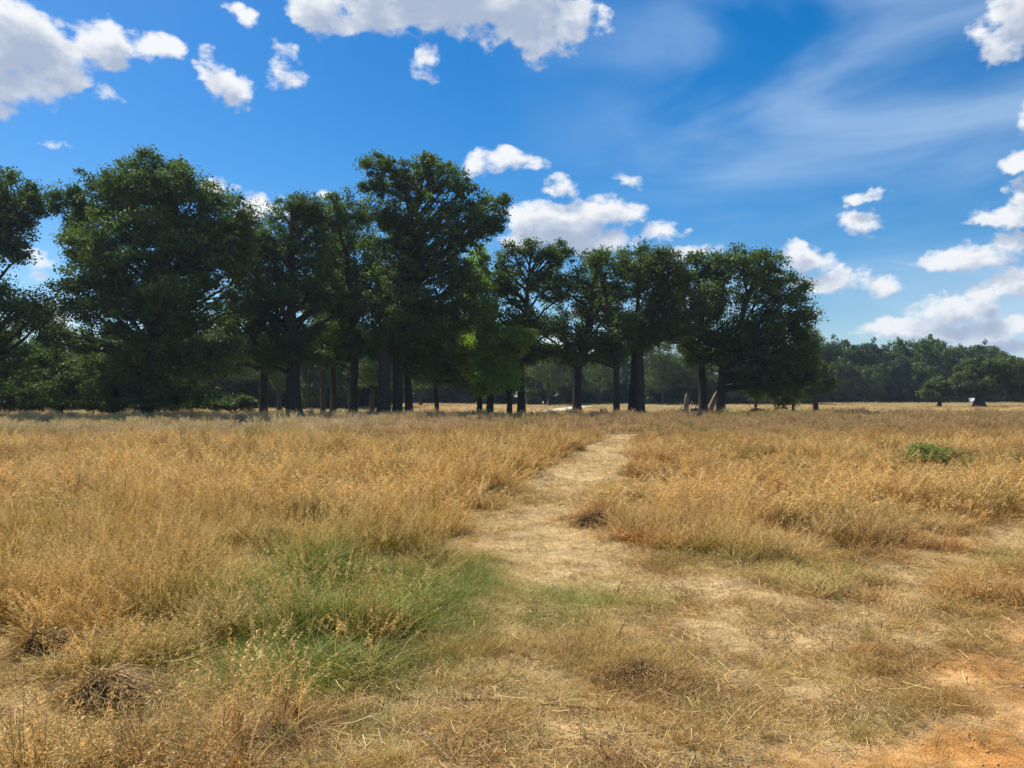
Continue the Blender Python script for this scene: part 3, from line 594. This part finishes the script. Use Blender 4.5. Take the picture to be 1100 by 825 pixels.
def tree(name, label, cat, px, D, tw, lobes, fork=None, mat=M_OAK, leaf=.20, dens=1.0, per=84, group=None, lean=0.0, puff=(.65, 1.25), base=None, seed=None, twigs=True, bark=M_BARK, down=.0):
    """px: photo column of the trunk foot, D metres away, tw trunk width in photo px,
       lobes (column, row, half width, half height, depth offset m)"""
    r = np.random.default_rng(int(px*7+D*13)+1000 if seed is None else seed)
    s = D/F; X0 = (px-550)*s; z0 = float(terr(np.array([X0]), np.array([float(D)]))[0]) - .08
    root = empty(name, (X0, D, z0), label, cat, group)
    L = []
    if group == TG and 250 < px < 800:
        lobes = list(lobes)+[(px+r.uniform(-20, 20), r.uniform(352, 384), r.uniform(16, 26), r.uniform(10, 15)) for _ in range(4)]
    for lb in lobes:
        lx, ly, rx, ry = lb[:4]; dy = lb[4] if len(lb) > 4 else r.uniform(-1.5, 1.5)
        L.append((np.array([(lx-px)*s, dy, EYE-z0+(HZ-ly)*s]), np.array([rx*s, max(rx, ry)*.9*s, ry*s])))
    sat = []
    for c, a in L:
        for _ in range(3):
            d = r.normal(0, 1, 3); d[1] *= .6; d /= np.linalg.norm(d); q = r.uniform(.32, .52)
            sat.append((c+d*a*r.uniform(.72, .98), a*q*np.array([1.1, 1, .9])))
    nmain = len(L); L = L+sat
    bot = min(c[2]-a[2] for c, a in L); top = max(c[2]+a[2] for c, a in L)
    fz = fork if fork is not None else max(2.0, bot+.15*(top-bot))
    tr = tw*s/2
    mb = MB()
    n = 9; t = np.linspace(0, 1, n); tp = np.stack([lean*fz*t+.12*np.sin(t*4+r.uniform(0, 6))*t, .1*np.sin(t*3+r.uniform(0, 6))*t, fz*t], 1)
    rad = tr*(1.0-.22*t)*(1+.55*np.exp(-t*fz/.55)); mb.tube(tp, rad, k=11)
    F0 = tp[-1]; hz = F0[2]
    lead = L[int(np.argmax([c[2] for c, a in L]))][0]
    mid = F0*.45+lead*.55; mid[2] = lead[2]*.7+F0[2]*.3
    main = curve(F0, lead, 12, 0, r, .10); rm = np.linspace(tr*.78, tr*.16, 12); mb.tube(main, rm, k=8)
    PC, PR = [], []
    for li, (c, a) in enumerate(L):
        # a limb leaves the trunk / leader below the lobe
        k = int(np.clip(np.searchsorted(main[:, 2], c[2]-1.0*np.hypot(c[0], c[1])*.9-.5), 0, 9)); st = main[k]
        if c[2] < F0[2]+.3: st = tp[int(np.clip((c[2]/F0[2])*8, 4, 8))]
        cur = curve(st, c, 9, .06 if c[2] > st[2] else .10, r, .16); r0 = max(.05, tr*.42*(1-.05*k)); mb.tube(cur, np.linspace(r0, .05, 9), k=6)
        area = 4*np.pi*((a[0]*a[1]+a[0]*a[2]+a[1]*a[2])/3); pr = .5*(puff[0]+puff[1])
        N = max(5, int(dens*area/(pr*pr*(2.1 if li < nmain else 2.6))))
        d = r.normal(0, 1, (N, 3)); d /= np.linalg.norm(d, axis=1)[:, None]
        rr = np.where(r.random(N) < .7, r.uniform(.7, 1.12, N), r.uniform(.3, .75, N))[:, None]
        if down: d[:, 2] = np.where(d[:, 2] < -.4, d[:, 2]*down, d[:, 2])
        pc = c+d*rr*np.maximum(a-pr*.35, .3); pc[:, 2] = np.maximum(pc[:, 2], .5)
        PC.append(pc); PR.append((puff[0]*.75+(puff[1]-puff[0]*.75)*r.random(N)**1.3)*np.where(rr[:, 0] > 1.0, .7, 1))
        if twigs and li < nmain:
            # branching: sub-limbs to a few puffs, twigs from the nearest sub-limb to the rest
            sub = pc[r.choice(N, min(N, 7), replace=False)]; sp_ = [cur[3:]]
            for e in sub:
                q_ = curve(cur[int(r.integers(4, 9))], e, 6, .05, r, .15); mb.tube(q_, np.linspace(max(.035, r0*.3), .02, 6), k=5); sp_.append(q_[1:])
            A = np.concatenate(sp_)
            for e in pc[r.random(N) < .55]:
                j = np.argmin(((A-e)**2).sum(1)); mb.tube(curve(A[j], e, 3, .04, r, .1), [.035, .024, .012], k=3)
    PC = np.concatenate(PC); PR = np.concatenate(PR)
    mb.build('trunk', bark, root)
    V, Q, cv = leaves(PC, PR, per, leaf, r)
    V[:, 2] = np.maximum(V[:, 2], .12)
    link('crown', mesh_np('crown', V, Q, mats=[mat], attrs={'cv': cv}), root)
    global NLEAF; NLEAF += len(Q)
    return root
NLEAF = 0
TG = 'mature oaks of the grove across the meadow'
T = lambda *a, **k: tree('oak_tree', a[0], 'tree', *a[1:], **k)
T('broad oak cut off by the left edge, its crown high on the left', -28, 63, 15, [(-20,240,52,46),(12,222,32,36),(18,262,30,32),(-35,320,55,50),(5,345,34,30),(40,212,16,18),(42,335,22,24),(-60,280,50,60),(8,395,38,30),(-40,390,50,40)], group=TG)
T('huge wide domed oak second from the left, crown sweeping low over the grass', 158, 64, 14, [(150,214,56,44,0),(100,228,44,38,2),(64,212,22,18,1),(200,222,46,38,1),(238,255,34,38,0),(160,272,66,38,-3),(98,280,40,28,2),(122,200,38,26,0),(186,198,42,26,1),(172,302,62,34,-1),(205,262,50,32,0),(258,228,16,22,0),(264,268,18,30,-1),(225,285,44,30,-2),(75,240,26,26,3),(255,300,20,34,2),
   (112,330,52,22,-4),(212,332,58,28,-4),(160,346,60,26,-3),(78,362,32,22,-1),(230,382,42,28,-3),(150,392,60,28,2),(195,395,50,34,-4),(100,395,45,30,2),(120,420,50,14,-2),(200,425,50,12,-2),(60,425,36,12,0)], group=TG, fork=4.2, per=85)
T('thin shaded understorey tree between the edge oak and the huge domed oak', 64, 72, 6, [(58,392,30,22),(35,405,34,24),(82,410,36,22),(10,415,34,18)], mat=M_OAK, group=TG)
T('slim dark trunked oak just left of the thickest trunk', 283, 72, 9, [(272,285,28,34),(288,258,24,26),(262,335,28,30),(290,340,24,26),(262,378,26,26),(285,310,26,24)], group=TG)
T('oak with the thickest straight trunk and fanning limbs, left of centre', 316, 70, 17, [(304,236,30,26),(330,222,22,16),(345,232,26,24),(296,275,40,30),(340,278,36,32),(318,315,44,24),(352,320,30,22),(285,335,24,20)], fork=5.6, group=TG)
T('pencil thin tree behind, right of the thickest trunk', 347, 88, 5, [(350,290,24,30),(342,325,24,24),(355,345,18,18)], group=TG)
T('slim straight oak, second trunk right of the thickest', 358, 80, 7, [(362,245,28,32),(366,292,30,30),(352,318,26,24),(372,332,24,18)], group=TG)
T('oak with forked medium trunk under the left shoulder of the tallest crown', 379, 74, 10, [(372,228,26,22),(388,262,30,36),(378,305,36,28),(398,330,26,22)], group=TG, lean=.02)
T('tallest oak of the grove with ragged crown rising above all others', 412, 68, 14, [(404,176,17,15,0),(398,200,14,12,1),(452,178,20,19,1),(428,192,22,18,-1),(478,196,26,22,0),(505,214,20,20,1),(533,222,15,15,0),(520,240,18,14,1),(440,226,48,32,0),(492,246,36,30,-1),(420,268,36,36,1),(470,282,50,40,0),(430,318,48,34,-1),(492,322,30,34,-1),(462,350,46,28,0)], fork=8.5, per=64, puff=(.5, 1.0), group=TG, lean=.015)
T('straight dark oak just right of the tallest oak\'s trunk', 427, 71, 11, [(424,335,36,30),(448,362,36,26),(405,310,26,30),(432,290,30,30)], group=TG, fork=6)
T('third close trunk right of the tallest oak, under dense shade', 439, 75, 9, [(450,385,30,24),(468,350,32,30),(440,330,30,26)], group=TG)
T('small dark low tree standing alone right of the tallest oak', 469, 80, 5, [(470,392,34,24),(492,368,28,28),(455,400,22,18),(495,400,22,20)], group=TG)
T('bright green sunlit young oak left of the twin small trunks', 515, 76, 6, [(516,290,13,24,-2),(522,325,15,26,-3),(508,330,12,20,-3),(510,352,22,22),(515,385,22,24),(498,372,18,24)], mat=M_SUNLIT, group=TG, puff=(.5, .95))
T('sunlit green oak with short trunk, second in the bright green pair', 526, 74, 8, [(524,345,14,22),(526,378,20,20),(520,408,22,16),(535,398,20,18)], mat=M_SUNLIT, group=TG, puff=(.5, .95))
T('low round bright green tree in front of the open gap', 547, 73, 6, [(543,388,15,14),(548,406,15,14),(534,412,18,12),(538,395,14,12)], mat=M_SUNLIT, group=TG, puff=(.45, .85))
T('upright oak with open leggy top at the left of the middle group', 560, 75, 9, [(545,280,16,15),(572,272,20,14),(602,268,13,11),(590,282,16,12),(556,304,32,20),(590,310,24,18),(552,338,30,18),(574,352,26,14),(535,308,14,18)], fork=6.2, per=52, puff=(.5, 1.0), group=TG)
T('oak with low forked trunk and wide limbs in the middle group', 620, 77, 10, [(604,296,26,20),(632,284,26,16),(618,318,40,22),(646,340,26,14),(590,345,28,14),(605,380,22,12),(640,312,26,20),(572,378,22,14)], fork=5.0, per=58, group=TG)
T('slim straight oak, leftmost of the close trio of trunks', 662, 71, 7, [(655,285,26,18),(668,306,26,20),(650,330,26,16),(668,345,26,16)], fork=7.4, group=TG, per=60)
T('leaning oak in the middle of the close trio of trunks', 678, 72, 8, [(690,276,28,13),(684,300,28,20),(690,335,26,18),(672,362,22,12)], fork=6.5, lean=.04, mat=M_MID, group=TG, per=60)
T('stoutest oak, rightmost of the close trio of trunks', 687, 71, 11, [(700,282,32,16),(722,292,26,18),(706,316,36,24),(730,328,30,22),(700,350,30,16),(735,352,26,14)], fork=7.0, mat=M_MID, group=TG)
T('oak with sturdy dark trunk beside the pale broken stump', 755, 75, 10, [(742,292,28,18),(765,285,26,18),(740,325,34,22),(770,340,30,22),(728,358,32,16),(755,372,26,12)], fork=5.2, group=TG)
T('oak leaning right at the right end of the grove, with the rounded outer crown', 774, 73, 10, [(796,282,34,18),(826,286,28,20),(848,308,24,22),(800,312,42,26),(842,338,30,24),(862,352,16,16),(806,350,36,24),(850,378,28,22),(815,388,34,22),(858,408,18,18),(825,414,30,14),(790,372,24,20),(842,396,34,24,-1),(868,380,14,26,0),(812,408,30,18,-2),(848,360,26,20,2)], fork=5.5, lean=.03, per=78, group=TG)
T('bushy green young tree at the foot of the right end of the grove', 876, 98, 6, [(873,400,14,18),(884,412,10,14),(868,418,14,12)], mat=M_MID, puff=(.5, .9), group=TG)
for (px, lab, lob) in [(232,'behind the right skirt of the huge domed oak',[(225,372,28,24),(250,392,26,22),(215,400,24,18),(240,345,22,20)]),(300,'between the slim trunk and the thickest trunk',[(295,385,22,20),(305,402,20,16),(290,365,18,16)]),
        (400,'just left of the tallest oak trunk',[(398,372,22,18),(392,396,20,18),(405,408,16,12)]),(452,'behind the third close trunk',[(455,402,22,18),(448,380,22,18)]),(590,'left of the low forked oak',[(584,396,18,14),(600,408,18,12),(592,378,16,10)]),
        (643,'right of the low forked oak',[(640,400,15,12),(648,388,13,10),(640,415,15,9)]),(712,'right of the trunk trio',[(706,378,20,14),(718,396,24,14),(705,410,22,12)]),(741,'behind the pale broken stump',[(738,386,20,14),(744,404,18,14)]),
        (812,'under the rounded outer crown',[(800,400,24,20),(820,412,24,16),(828,385,24,20),(805,370,24,18)]),(852,'below the right end of the grove crown',[(848,400,20,20),(862,385,18,22),(868,360,14,20),(868,410,14,16)]),(20,'low between the edge oak and the huge dome',[(20,385,26,22),(45,398,26,22),(0,400,26,22)])]:
    T('second row oak '+lab, px, (96 if px < 420 or px > 800 else 160)+(px % 7)*2, 5 if px < 420 else 3, lob, group='second row trees inside the grove', per=60, fork=3.0, mat=M_OAK if px % 2 else M_MID)
T('small spreading tree alone in the field before the far wood', 1009, 150, 4, [(1009,414,13,9),(998,422,10,6),(1020,422,10,6),(1008,424,14,5)], mat=M_MID, leaf=.3, puff=(.6, 1.0), per=60, fork=2.2)
T('wide solitary oak in the field before the far wood at right', 1052, 148, 11, [(1050,400,22,15),(1072,396,24,14),(1088,406,18,14),(1035,408,14,13),(1060,412,34,14),(1030,420,10,8),(1092,420,14,8)], mat=M_MID, leaf=.32, puff=(.7, 1.2), per=64, fork=2.4)
print('leaves', NLEAF)

# bushes under the grove
def bush(label, px, D, lobes, mat=M_MID, leaf=.2):
    return tree('bush', label, 'bush', px, D, 3, lobes, fork=.5, mat=mat, leaf=leaf, dens=1.2, per=70, puff=(.35, .7))
bush('long low green bush at the grass edge left of the slim trunk', 250, 78, [(225,434,16,5),(246,435,16,5),(266,433,12,7)], M_MID)
bush('leafy dark bramble thicket below the left edge oak', 25, 74, [(10,428,30,14),(50,430,34,12)], M_MID)
bush('shaded bramble thicket under the middle of the huge domed oak', 128, 76, [(105,430,30,12),(150,432,34,11),(190,434,24,9)], M_OAK)
bush('light green bush in front of the far hedge at the end of grove', 832, 84, [(832,424,12,8),(842,428,9,6)], M_MID)

# distant trees: four shapes, copied along the wood line
def proto(seed, w, h, mat, label, cat='tree'):
    D = 200.; s = F/D; r = np.random.default_rng(seed); z0 = 1.0
    lob = []
    for k in range(9):
        a = k/9*6.28; q = r.uniform(.25, .62); lob.append((550+math.cos(a)*w*q*s*.8, HZ-((h*r.uniform(.28, .74))-.6)*s, w*.27*s*r.uniform(.8, 1.2), h*.24*s*r.uniform(.8, 1.15), math.sin(a)*w*q*.8))
    lob.append((550+r.uniform(-1, 1)*w*.1*s, HZ-(h*.82-.6)*s, w*.25*s, h*.2*s, 0)); 
    for k in range(6): lob.append((550+(k-2.5)*w*.16*s, HZ-(h*.07-.6)*s, w*.16*s, h*.10*s, w*.2*(-1)**k))
    for k in range(3): lob.append((550+(k-1)*w*.3*s, HZ-(h*.2-.6)*s, w*.25*s, h*.2*s, -w*.25))
    return tree('distant_tree', label, cat, 550, D, w*.05*s, lob, fork=h*.2, mat=mat, leaf=.5, dens=.95, per=46, puff=(.9, 1.7), seed=seed, twigs=False)
def copy_tree(root, loc, rz, sc, label, group):
    c = root.copy(); C.objects.link(c); c.location = loc; c.rotation_euler = (0, 0, rz); c.scale = sc; c['label'] = label; c['group'] = group
    for ch in list(root.children):
        k = ch.copy(); C.objects.link(k); k.parent = c
    return c
PR_ = [proto(501, 17, 18, M_FAR, 'far dark tree of the distant wood'), proto(502, 20, 17, M_OAK, 'far dark tree of the distant wood'), proto(503, 14, 19, M_FAR, 'far dark tree of the distant wood'), proto(504, 22, 14, M_MID, 'far dark tree of the distant wood')]
used = [False]*4
def place(k, px, D, top, wide, label, group, r=random.Random(9)):
    X = (px-550)*D/F; z = float(terr(np.array([X]), np.array([float(D)]))[0])-.1; h = EYE-z+(HZ-top)*D/F
    h0 = (18, 17, 19, 14)[k]; w0 = (17, 20, 14, 22)[k]; sz = h/h0; sw = wide*D/F/w0; rz = r.uniform(0, 6.28)
    if not used[k]:
        o = PR_[k]; used[k] = True; o.location = (X, D, z); o.rotation_euler = (0, 0, rz); o.scale = (sw, sw, sz); o['label'] = label; o['group'] = group
    else: copy_tree(PR_[k], (X, D, z), rz, (sw, sw, sz), label, group)
WG = 'trees of the far wood at right'
for a in [(2,893,228,362,44,'rounded far tree just beyond the right end of the grove'),(0,914,222,370,44,'lower far tree filling the dip in the far wood'),(2,940,232,366,48,'dark far tree left of the highest crown of the far wood'),
          (1,968,236,366,56,'far tree forming the left shoulder of the highest crown'),(0,991,230,361,52,'highest dark crown of the far wood'),(2,1012,240,370,46,'far tree directly above the small lone field tree'),
          (1,1034,236,373,54,'far tree behind the gap between the lone field trees'),(2,1060,244,368,46,'pointed far crown rising behind the wide solitary oak'),(0,1085,240,380,50,'far tree sloping down above the wide solitary oak'),(1,1115,236,384,56,'far tree at the right edge of the picture'),(0,1160,236,380,60,'far tree beyond the right edge')]:
    place({2: 0, 0: 1}.get(a[0], 3), a[1], a[2], a[3], a[4]*1.25, a[5], WG)
HG = 'trees of the wood line behind the grove'
names = ['behind the left edge oak','behind the crown gap at far left','behind the thin understorey tree','behind the left half of the huge domed oak','behind the trunk of the huge domed oak','behind the right half of the huge domed oak','behind the low green bush left of the slim trunk','behind the slim trunk left of the thickest trunk','behind the thickest trunk','between the thickest trunk and the forked trunk',
 'behind the forked medium trunk','behind the trunk of the tallest oak','behind the low dark tree','behind the bright green pair','behind the low round bright green tree','left of the low forked oak','behind the low forked oak','behind the gap left of the trunk trio','behind the trunk trio','right of the trunk trio','behind the pale broken stump','behind the right leaning oak','behind the rounded outer crown','at the right end of the grove']
rr_ = random.Random(4)
for k, nm in enumerate(names):
    px = -30+k*38.5
    if px < 420: D = 132+rr_.uniform(-14, 16); top = rr_.uniform(345, 366); wd = rr_.uniform(60, 80)
    else: D = 186+rr_.uniform(-10, 14); top = rr_.uniform(368, 386); wd = rr_.uniform(52, 68)
    place((3, 1, 3, 0)[k % 4], px, D, top, wd, 'distant wood line tree '+nm, HG)

place(1, 369, 172, 392, 50, 'low distant tree closing the gap between two slim straight trunks', HG); place(3, 640, 196, 400, 50, 'low distant tree closing the gap left of the trunk trio', HG)

for k_ in range(4):
    if not used[k_]:
        for ch_ in list(PR_[k_].children): bpy.data.objects.remove(ch_)
        bpy.data.objects.remove(PR_[k_])

# ------------------------------------------------------------------ dead wood, stumps
def dead(name, label, cat, pts, rad, extra=(), mat=M_DEAD, k=9):
    p0 = pts[0]; root = empty(name, p0, label, cat); mb = MB(); r = np.random.default_rng(int(abs(p0[0])*10))
    P = np.array(pts)-np.array(p0); mb.tube(P, rad, k=k)
    mb.build('trunk', mat, root)
    if extra:
        for (a, b, r0) in extra:
            m2 = MB(); m2.tube(curve(np.array(a), np.array(b), 6, .05, r, .2), np.linspace(r0, r0*.3, 6), k=6); m2.build('branch', mat, root)
    return root
def at(px, py, D): return ((px-550)*D/F, D, EYE+(HZ-py)*D/F)
dead('broken_stump', 'pale broken tree stump left of the sturdy dark trunk', 'stump', [at(737,450,74), at(737,440,74), at(737.5,431,74), at(738,425,74), at(738.5,422,74)], [.36,.26,.22,.2,.05], [((0.1,0,1.6),(1.1,-.2,1.3),.06),((-.1,0,1.3),(-1.0,.2,1.7),.05)])
dead('leaning_dead_trunk', 'pale dead trunk leaning against the right leaning oak', 'dead tree', [at(761,449,77), at(763,440,77), at(766,432,77), at(769,425,77), at(771,419,77)], [.4,.34,.28,.24,.06], [((.5,0,2.0),(1.3,-.3,2.9),.07)])
for (lab, pts, rad) in [('low dark fallen log lying in the field right of the grove', [at(807,441,86), at(812,439.6,86), at(818,440.2,86)], [.16,.2,.08]), ('twisted fallen bough with raised twigs in the field', [at(838,439,92), at(843,438,92), at(847,439.2,92)], [.12,.14,.05]),
                        ('dark fallen log beside the broken stump', [at(742,441,80), at(748,440,80), at(753,440.5,80)], [.18,.2,.1])]:
    dead('fallen_log', lab, 'log', pts, rad, [((.4,0,.1),(.9,.1,.75),.05),((.2,0,.1),(-.3,.2,.6),.04)], M_BARK)

# ------------------------------------------------------------------ tiny parked vehicles by the far wood
def car(name, label, cat, px, D, paint, L=4.4, H=1.5, van=False):
    X = (px-550)*D/F; z = float(terr(np.array([X]), np.array([float(D)]))[0])
    root = empty(name, (X, D, z), label, cat); b = MB()
    prof = [(-.5,.28),(-.5,.55),(-.42,.62),(-.30,.64),(-.17,.98),(.25,1.0),(.42,.66),(.5,.6),(.5,.28)] if not van else [(-.5,.22),(-.5,.5),(-.4,.58),(-.27,.98),(.47,1.0),(.5,.9),(.5,.22)]
    P = np.array([(a*L, c*H) for a, c in prof]); n = len(P)
    V = np.concatenate([np.stack([P[:, 0], np.full(n, y), P[:, 1]], 1) for y in (-.88, -.80, .80, .88)])
    V[:n, 2] = np.where(V[:n, 2] > .6*H, V[:n, 2]*.97, V[:n, 2]); V[3*n:, 2] = V[:n, 2]
    Q = [[r*n+i, r*n+(i+1) % n, (r+1)*n+(i+1) % n, (r+1)*n+i] for r in range(3) for i in range(n)]
    me_ = bpy.data.meshes.new('body'); me_.from_pydata(V.tolist(), [], Q+[list(range(n))[::-1], list(range(3*n, 4*n))]); me_.materials.append(paint); link('body', me_, root)
    for sx in (-.31, .31):
        for sy in (-.84, .84):
            w = MB(); w.tube([(sx*L, sy-.09, .32), (sx*L, sy+.09, .32)], [.32, .32], k=16); w.tube([(sx*L, sy-.09, .32), (sx*L, sy-.091, .32)], [.32, .01], k=16); wo = w.build('wheel', M_TYRE, root, False)
            w = MB(); s_ = -1 if sy < 0 else 1; w.tube([(sx*L, sy+s_*.085, .32), (sx*L, sy+s_*.10, .32), (sx*L, sy+s_*.101, .32)], [.2, .18, .01], k=12); w.build('rim', M_METAL, wo, False)
    for y in (-.89, .89):
        w = MB(); w.box(((-.02 if not van else -.2)*L, y, .8*H), (.17*L if not van else .1*L, .008, .11*H), .85); w.build('window', M_GLASS, root, False)
    return root
c_ = car('parked_car', 'small white car parked before the far wood right of the grove', 'car', 865, 206, M_PAINT); c_.rotation_euler.z = math.radians(68)
c_ = car('parked_van', 'white van parked under trees left of the wide solitary oak', 'van', 1046, 214, M_PAINT, 4.2, 1.4, True); c_.rotation_euler.z = math.radians(70)

# ------------------------------------------------------------------ tussocks, shrubs, pebbles
def mat_plain_blade(name, c1, c2, transl=.3):
    m = mat_leaf(name, c1, c2, .06, 0.0); return m
M_TUS = mat_plain_blade('matted_dead_grass', (.22, .13, .06), (.62, .42, .20))
M_TUSD = mat_plain_blade('dark_dead_grass', (.12, .07, .035), (.42, .27, .12))
def tussock(label, px, py, w, h, mat, n=2200, seed=1, group='matted tussocks of dead grass'):
    """mound of arching, matted blades"""
    r = np.random.default_rng(seed); X0, Y0 = gx(px, py); z0 = float(terr(np.array([X0]), np.array([Y0]))[0])
    seg = 5; a = r.uniform(0, 6.28, n); rd = np.sqrt(r.random(n)); bx = rd*np.cos(a)*w*.75; by = rd*np.sin(a)*w*.55; bz = h*.62*(1-rd**2)*r.uniform(.2, 1, n)
    L = r.uniform(.25, .85, n)*(w*.5+h*.5); ph = a+r.normal(0, 1.5, n); el = r.uniform(-.1, 1.35, n)**1.0; lump = .6+.8*r.random(n); bz = bz*(.55+.9*fbm(bx*1., by*1., w*.35, 2, seed)); L = L*lump
    t = np.linspace(0, 1, seg+1)[None, :]
    o = L[:, None]*(np.cos(el)[:, None]*t); cu_ = r.normal(0, .7, (n, 1)); z = bz[:, None]+L[:, None]*(np.sin(el)[:, None]*t*.7-(.2+.4*np.sin(el)[:, None])*t*t)
    x = bx[:, None]+np.cos(ph[:, None]+cu_*t)*o; y = by[:, None]+np.sin(ph[:, None]+cu_*t)*o; z = np.maximum(z, .01)
    sa = ph+1.57+r.normal(0, .7, n); wt = .0030*r.uniform(.6, 1.5, (n, 1))*(1.05-t)*np.clip(Y0/5, 1, 6)
    V = np.stack([np.stack([x-np.cos(sa)[:, None]*wt, y-np.sin(sa)[:, None]*wt, z], -1), np.stack([x+np.cos(sa)[:, None]*wt, y+np.sin(sa)[:, None]*wt, z+.001], -1)], 2).reshape(-1, 3)
    k = (np.arange(n)*(seg+1)*2)[:, None]+(np.arange(seg)*2)[None, :]; Q = np.stack([k, k+1, k+3, k+2], -1).reshape(-1, 4)
    o = link('tussock', mesh_np('tussock', V, Q, mats=[mat], attrs={'cv': np.repeat(r.random(n), (seg+1)*2)})); o.location = (X0, Y0, z0-.01)
    return tag(o, label, 'tussock', group)
tussock('large matted brown heap of dead grass low at left, bigger of the left pair', 112, 757, .27, .24, M_TUS, 5500, 2)
tussock('dark hollow tussock near the left edge, behind the brown heap', 52, 698, .24, .26, M_TUSD, 4200, 3)
tussock('dark heathery clump in the trampled ground right of centre bottom', 690, 728, .32, .13, M_TUSD, 3000, 4)
tussock('small dark clump at the right edge of the path bend', 650, 562, .45, .30, M_TUSD, 3200, 5)
def low_shrub(label, px, py, w, h, seed):
    r = np.random.default_rng(seed); X0, Y0 = gx(px, py); z0 = float(terr(np.array([X0]), np.array([Y0]))[0])
    root = empty('low_shrub', (X0, Y0, z0), label, 'shrub'); mb = MB(); n = 90
    q0 = np.clip(r.normal(0, .5, (n, 2)), -1.1, 1.1); e = np.stack([q0[:, 0]*w, q0[:, 1]*w*.8, h*r.uniform(.45, 1, n)*(1-.55*(q0**2).sum(1)/2)], 1)
    for p in e: mb.tube(curve((p[0]*.1, p[1]*.1, 0), p, 6, .05, r, .1), np.linspace(.012, .004, 6), k=4)
    mb.build('stems', M_BARK, root)
    V, Q, cv = leaves(e, np.full(n, w*.15), 60, .035, r); V[:, 2] = np.maximum(V[:, 2], .02)
    link('foliage', mesh_np('foliage', V, Q, mats=[M_SAGE], attrs={'cv': cv}), root)
low_shrub('low dark green shrub standing in the golden grass at right', 1000, 508, .8, .6, 1)

def pebble(px, py, s, label, seed):
    r = np.random.default_rng(seed); X0, Y0 = gx(px, py); z0 = float(terr(np.array([X0]), np.array([Y0]))[0])
    nu, nv = 10, 7; u = np.linspace(0, 2*np.pi, nu, endpoint=False); v = np.linspace(.12, np.pi-.12, nv); U, Vv = np.meshgrid(u, v)
    d = np.stack([np.cos(U)*np.sin(Vv), np.sin(U)*np.sin(Vv), np.cos(Vv)], -1).reshape(-1, 3)
    f = np.ones(len(d))
    for _ in range(6):
        a = r.normal(0, 1, 3); a /= np.linalg.norm(a); k = d@a; c = r.uniform(.55, .85); f = np.minimum(f, np.where(k > c, c/np.maximum(k, 1e-3), 1))
    P = d*f[:, None]*np.array([1, r.uniform(.6, .9), r.uniform(.45, .7)])*s
    i, j = np.meshgrid(np.arange(nv-1), np.arange(nu), indexing='ij'); q = np.stack([i*nu+j, (i+1)*nu+j, (i+1)*nu+(j+1) % nu, i*nu+(j+1) % nu], -1).reshape(-1, 4)
    me_ = bpy.data.meshes.new('stone'); me_.from_pydata(P.tolist(), [], q.tolist()+[list(range(nu)), list(range((nv-1)*nu, nv*nu))[::-1]]); me_.materials.append(M_STONE)
    o = link('stone', me_); o.location = (X0, Y0, z0+s*.25); o.rotation_euler = (0, 0, r.uniform(0, 6)); return tag(o, label, 'stone', 'flint pebbles on the bare ground')
SL = [(668,812,.016,'larger pebble near the middle of the bottom edge'),(702,820,.010,'pebble at the bottom edge just right of the larger one'),(737,790,.011,'pale pebble among dark heathery clump debris'),(760,806,.009,'small pebble right of the pale one'),
 (571,822,.013,'pebble at the bottom edge left of centre'),(648,798,.008,'tiny pebble beside the small dark tuft'),(790,780,.008,'tiny pebble in the straw right of the clump'),(850,700,.012,'pale flint on the fork of the trail'),(455,690,.010,'pale flint at the edge of the green grass'),
 (980,815,.010,'pebble on the orange sand near the bottom'),(1040,790,.012,'pebble on the orange sand, furthest right'),(1000,770,.008,'small stone at the edge of the orange sand'),(900,800,.009,'pebble on the lip of the orange sand'),(720,770,.007,'tiny pebble just behind the pale one')]
for k, (px, py, s, lab) in enumerate(SL): pebble(px, py, s, lab, 60+k)
# fine gravel nobody could count
def grit():
    r = np.random.default_rng(77); n = 2600; X, Y = field_points(2.6, 6.8, 330, r, 1.05, .5)
    k = r.random(len(X)) < .12+.88*np.maximum(sand_mask(X, Y), blob(X, Y, [(700,800,90,28,1)])); X, Y = X[k], Y[k]; n = len(X)
    V = []; s = r.uniform(.0015, .0045, n)+.007*r.random(n)**6
    oc = np.array([[1,0,0],[0,1,0],[-1,0,0],[0,-1,0],[0,0,.7],[0,0,-.7]], float)
    z = terr(X, Y); V = np.stack([X, Y, z+s*.3], 1)[:, None, :]+oc[None]*(s[:, None, None])*r.uniform(.6, 1.3, (n, 6, 1))
    t = np.array([[0,1,4],[1,2,4],[2,3,4],[3,0,4],[1,0,5],[2,1,5],[3,2,5],[0,3,5]])
    Tq = (np.arange(n)*6)[:, None, None]+t[None]
    o = link('gravel', mesh_np('gravel', V.reshape(-1, 3), tris=Tq.reshape(-1, 3), mats=[M_GRIT])); tag(o, 'fine grit and tiny stones scattered over bare sandy soil in the foreground', 'gravel', kind='stuff')
grit()

hz_ = MB(); hz_.box((0, 1200, 34), (1700, 1500, 36))
ho = hz_.build('haze', None, None, False); ho.data.materials.clear()
mh = bpy.data.materials.new('thin_air'); mh.use_nodes = True; nn = mh.node_tree.nodes; nn.clear()
oo = nn.new('ShaderNodeOutputMaterial'); pv = nn.new('ShaderNodeVolumePrincipled'); pv.inputs['Color'].default_value = (.62, .8, 1, 1); pv.inputs['Density'].default_value = .0002; pv.inputs['Anisotropy'].default_value = .2
mh.node_tree.links.new(pv.outputs[0], oo.inputs['Volume']); ho.data.materials.append(mh)
tag(ho, 'thin blue summer air softening the distant wood', 'haze', kind='stuff')
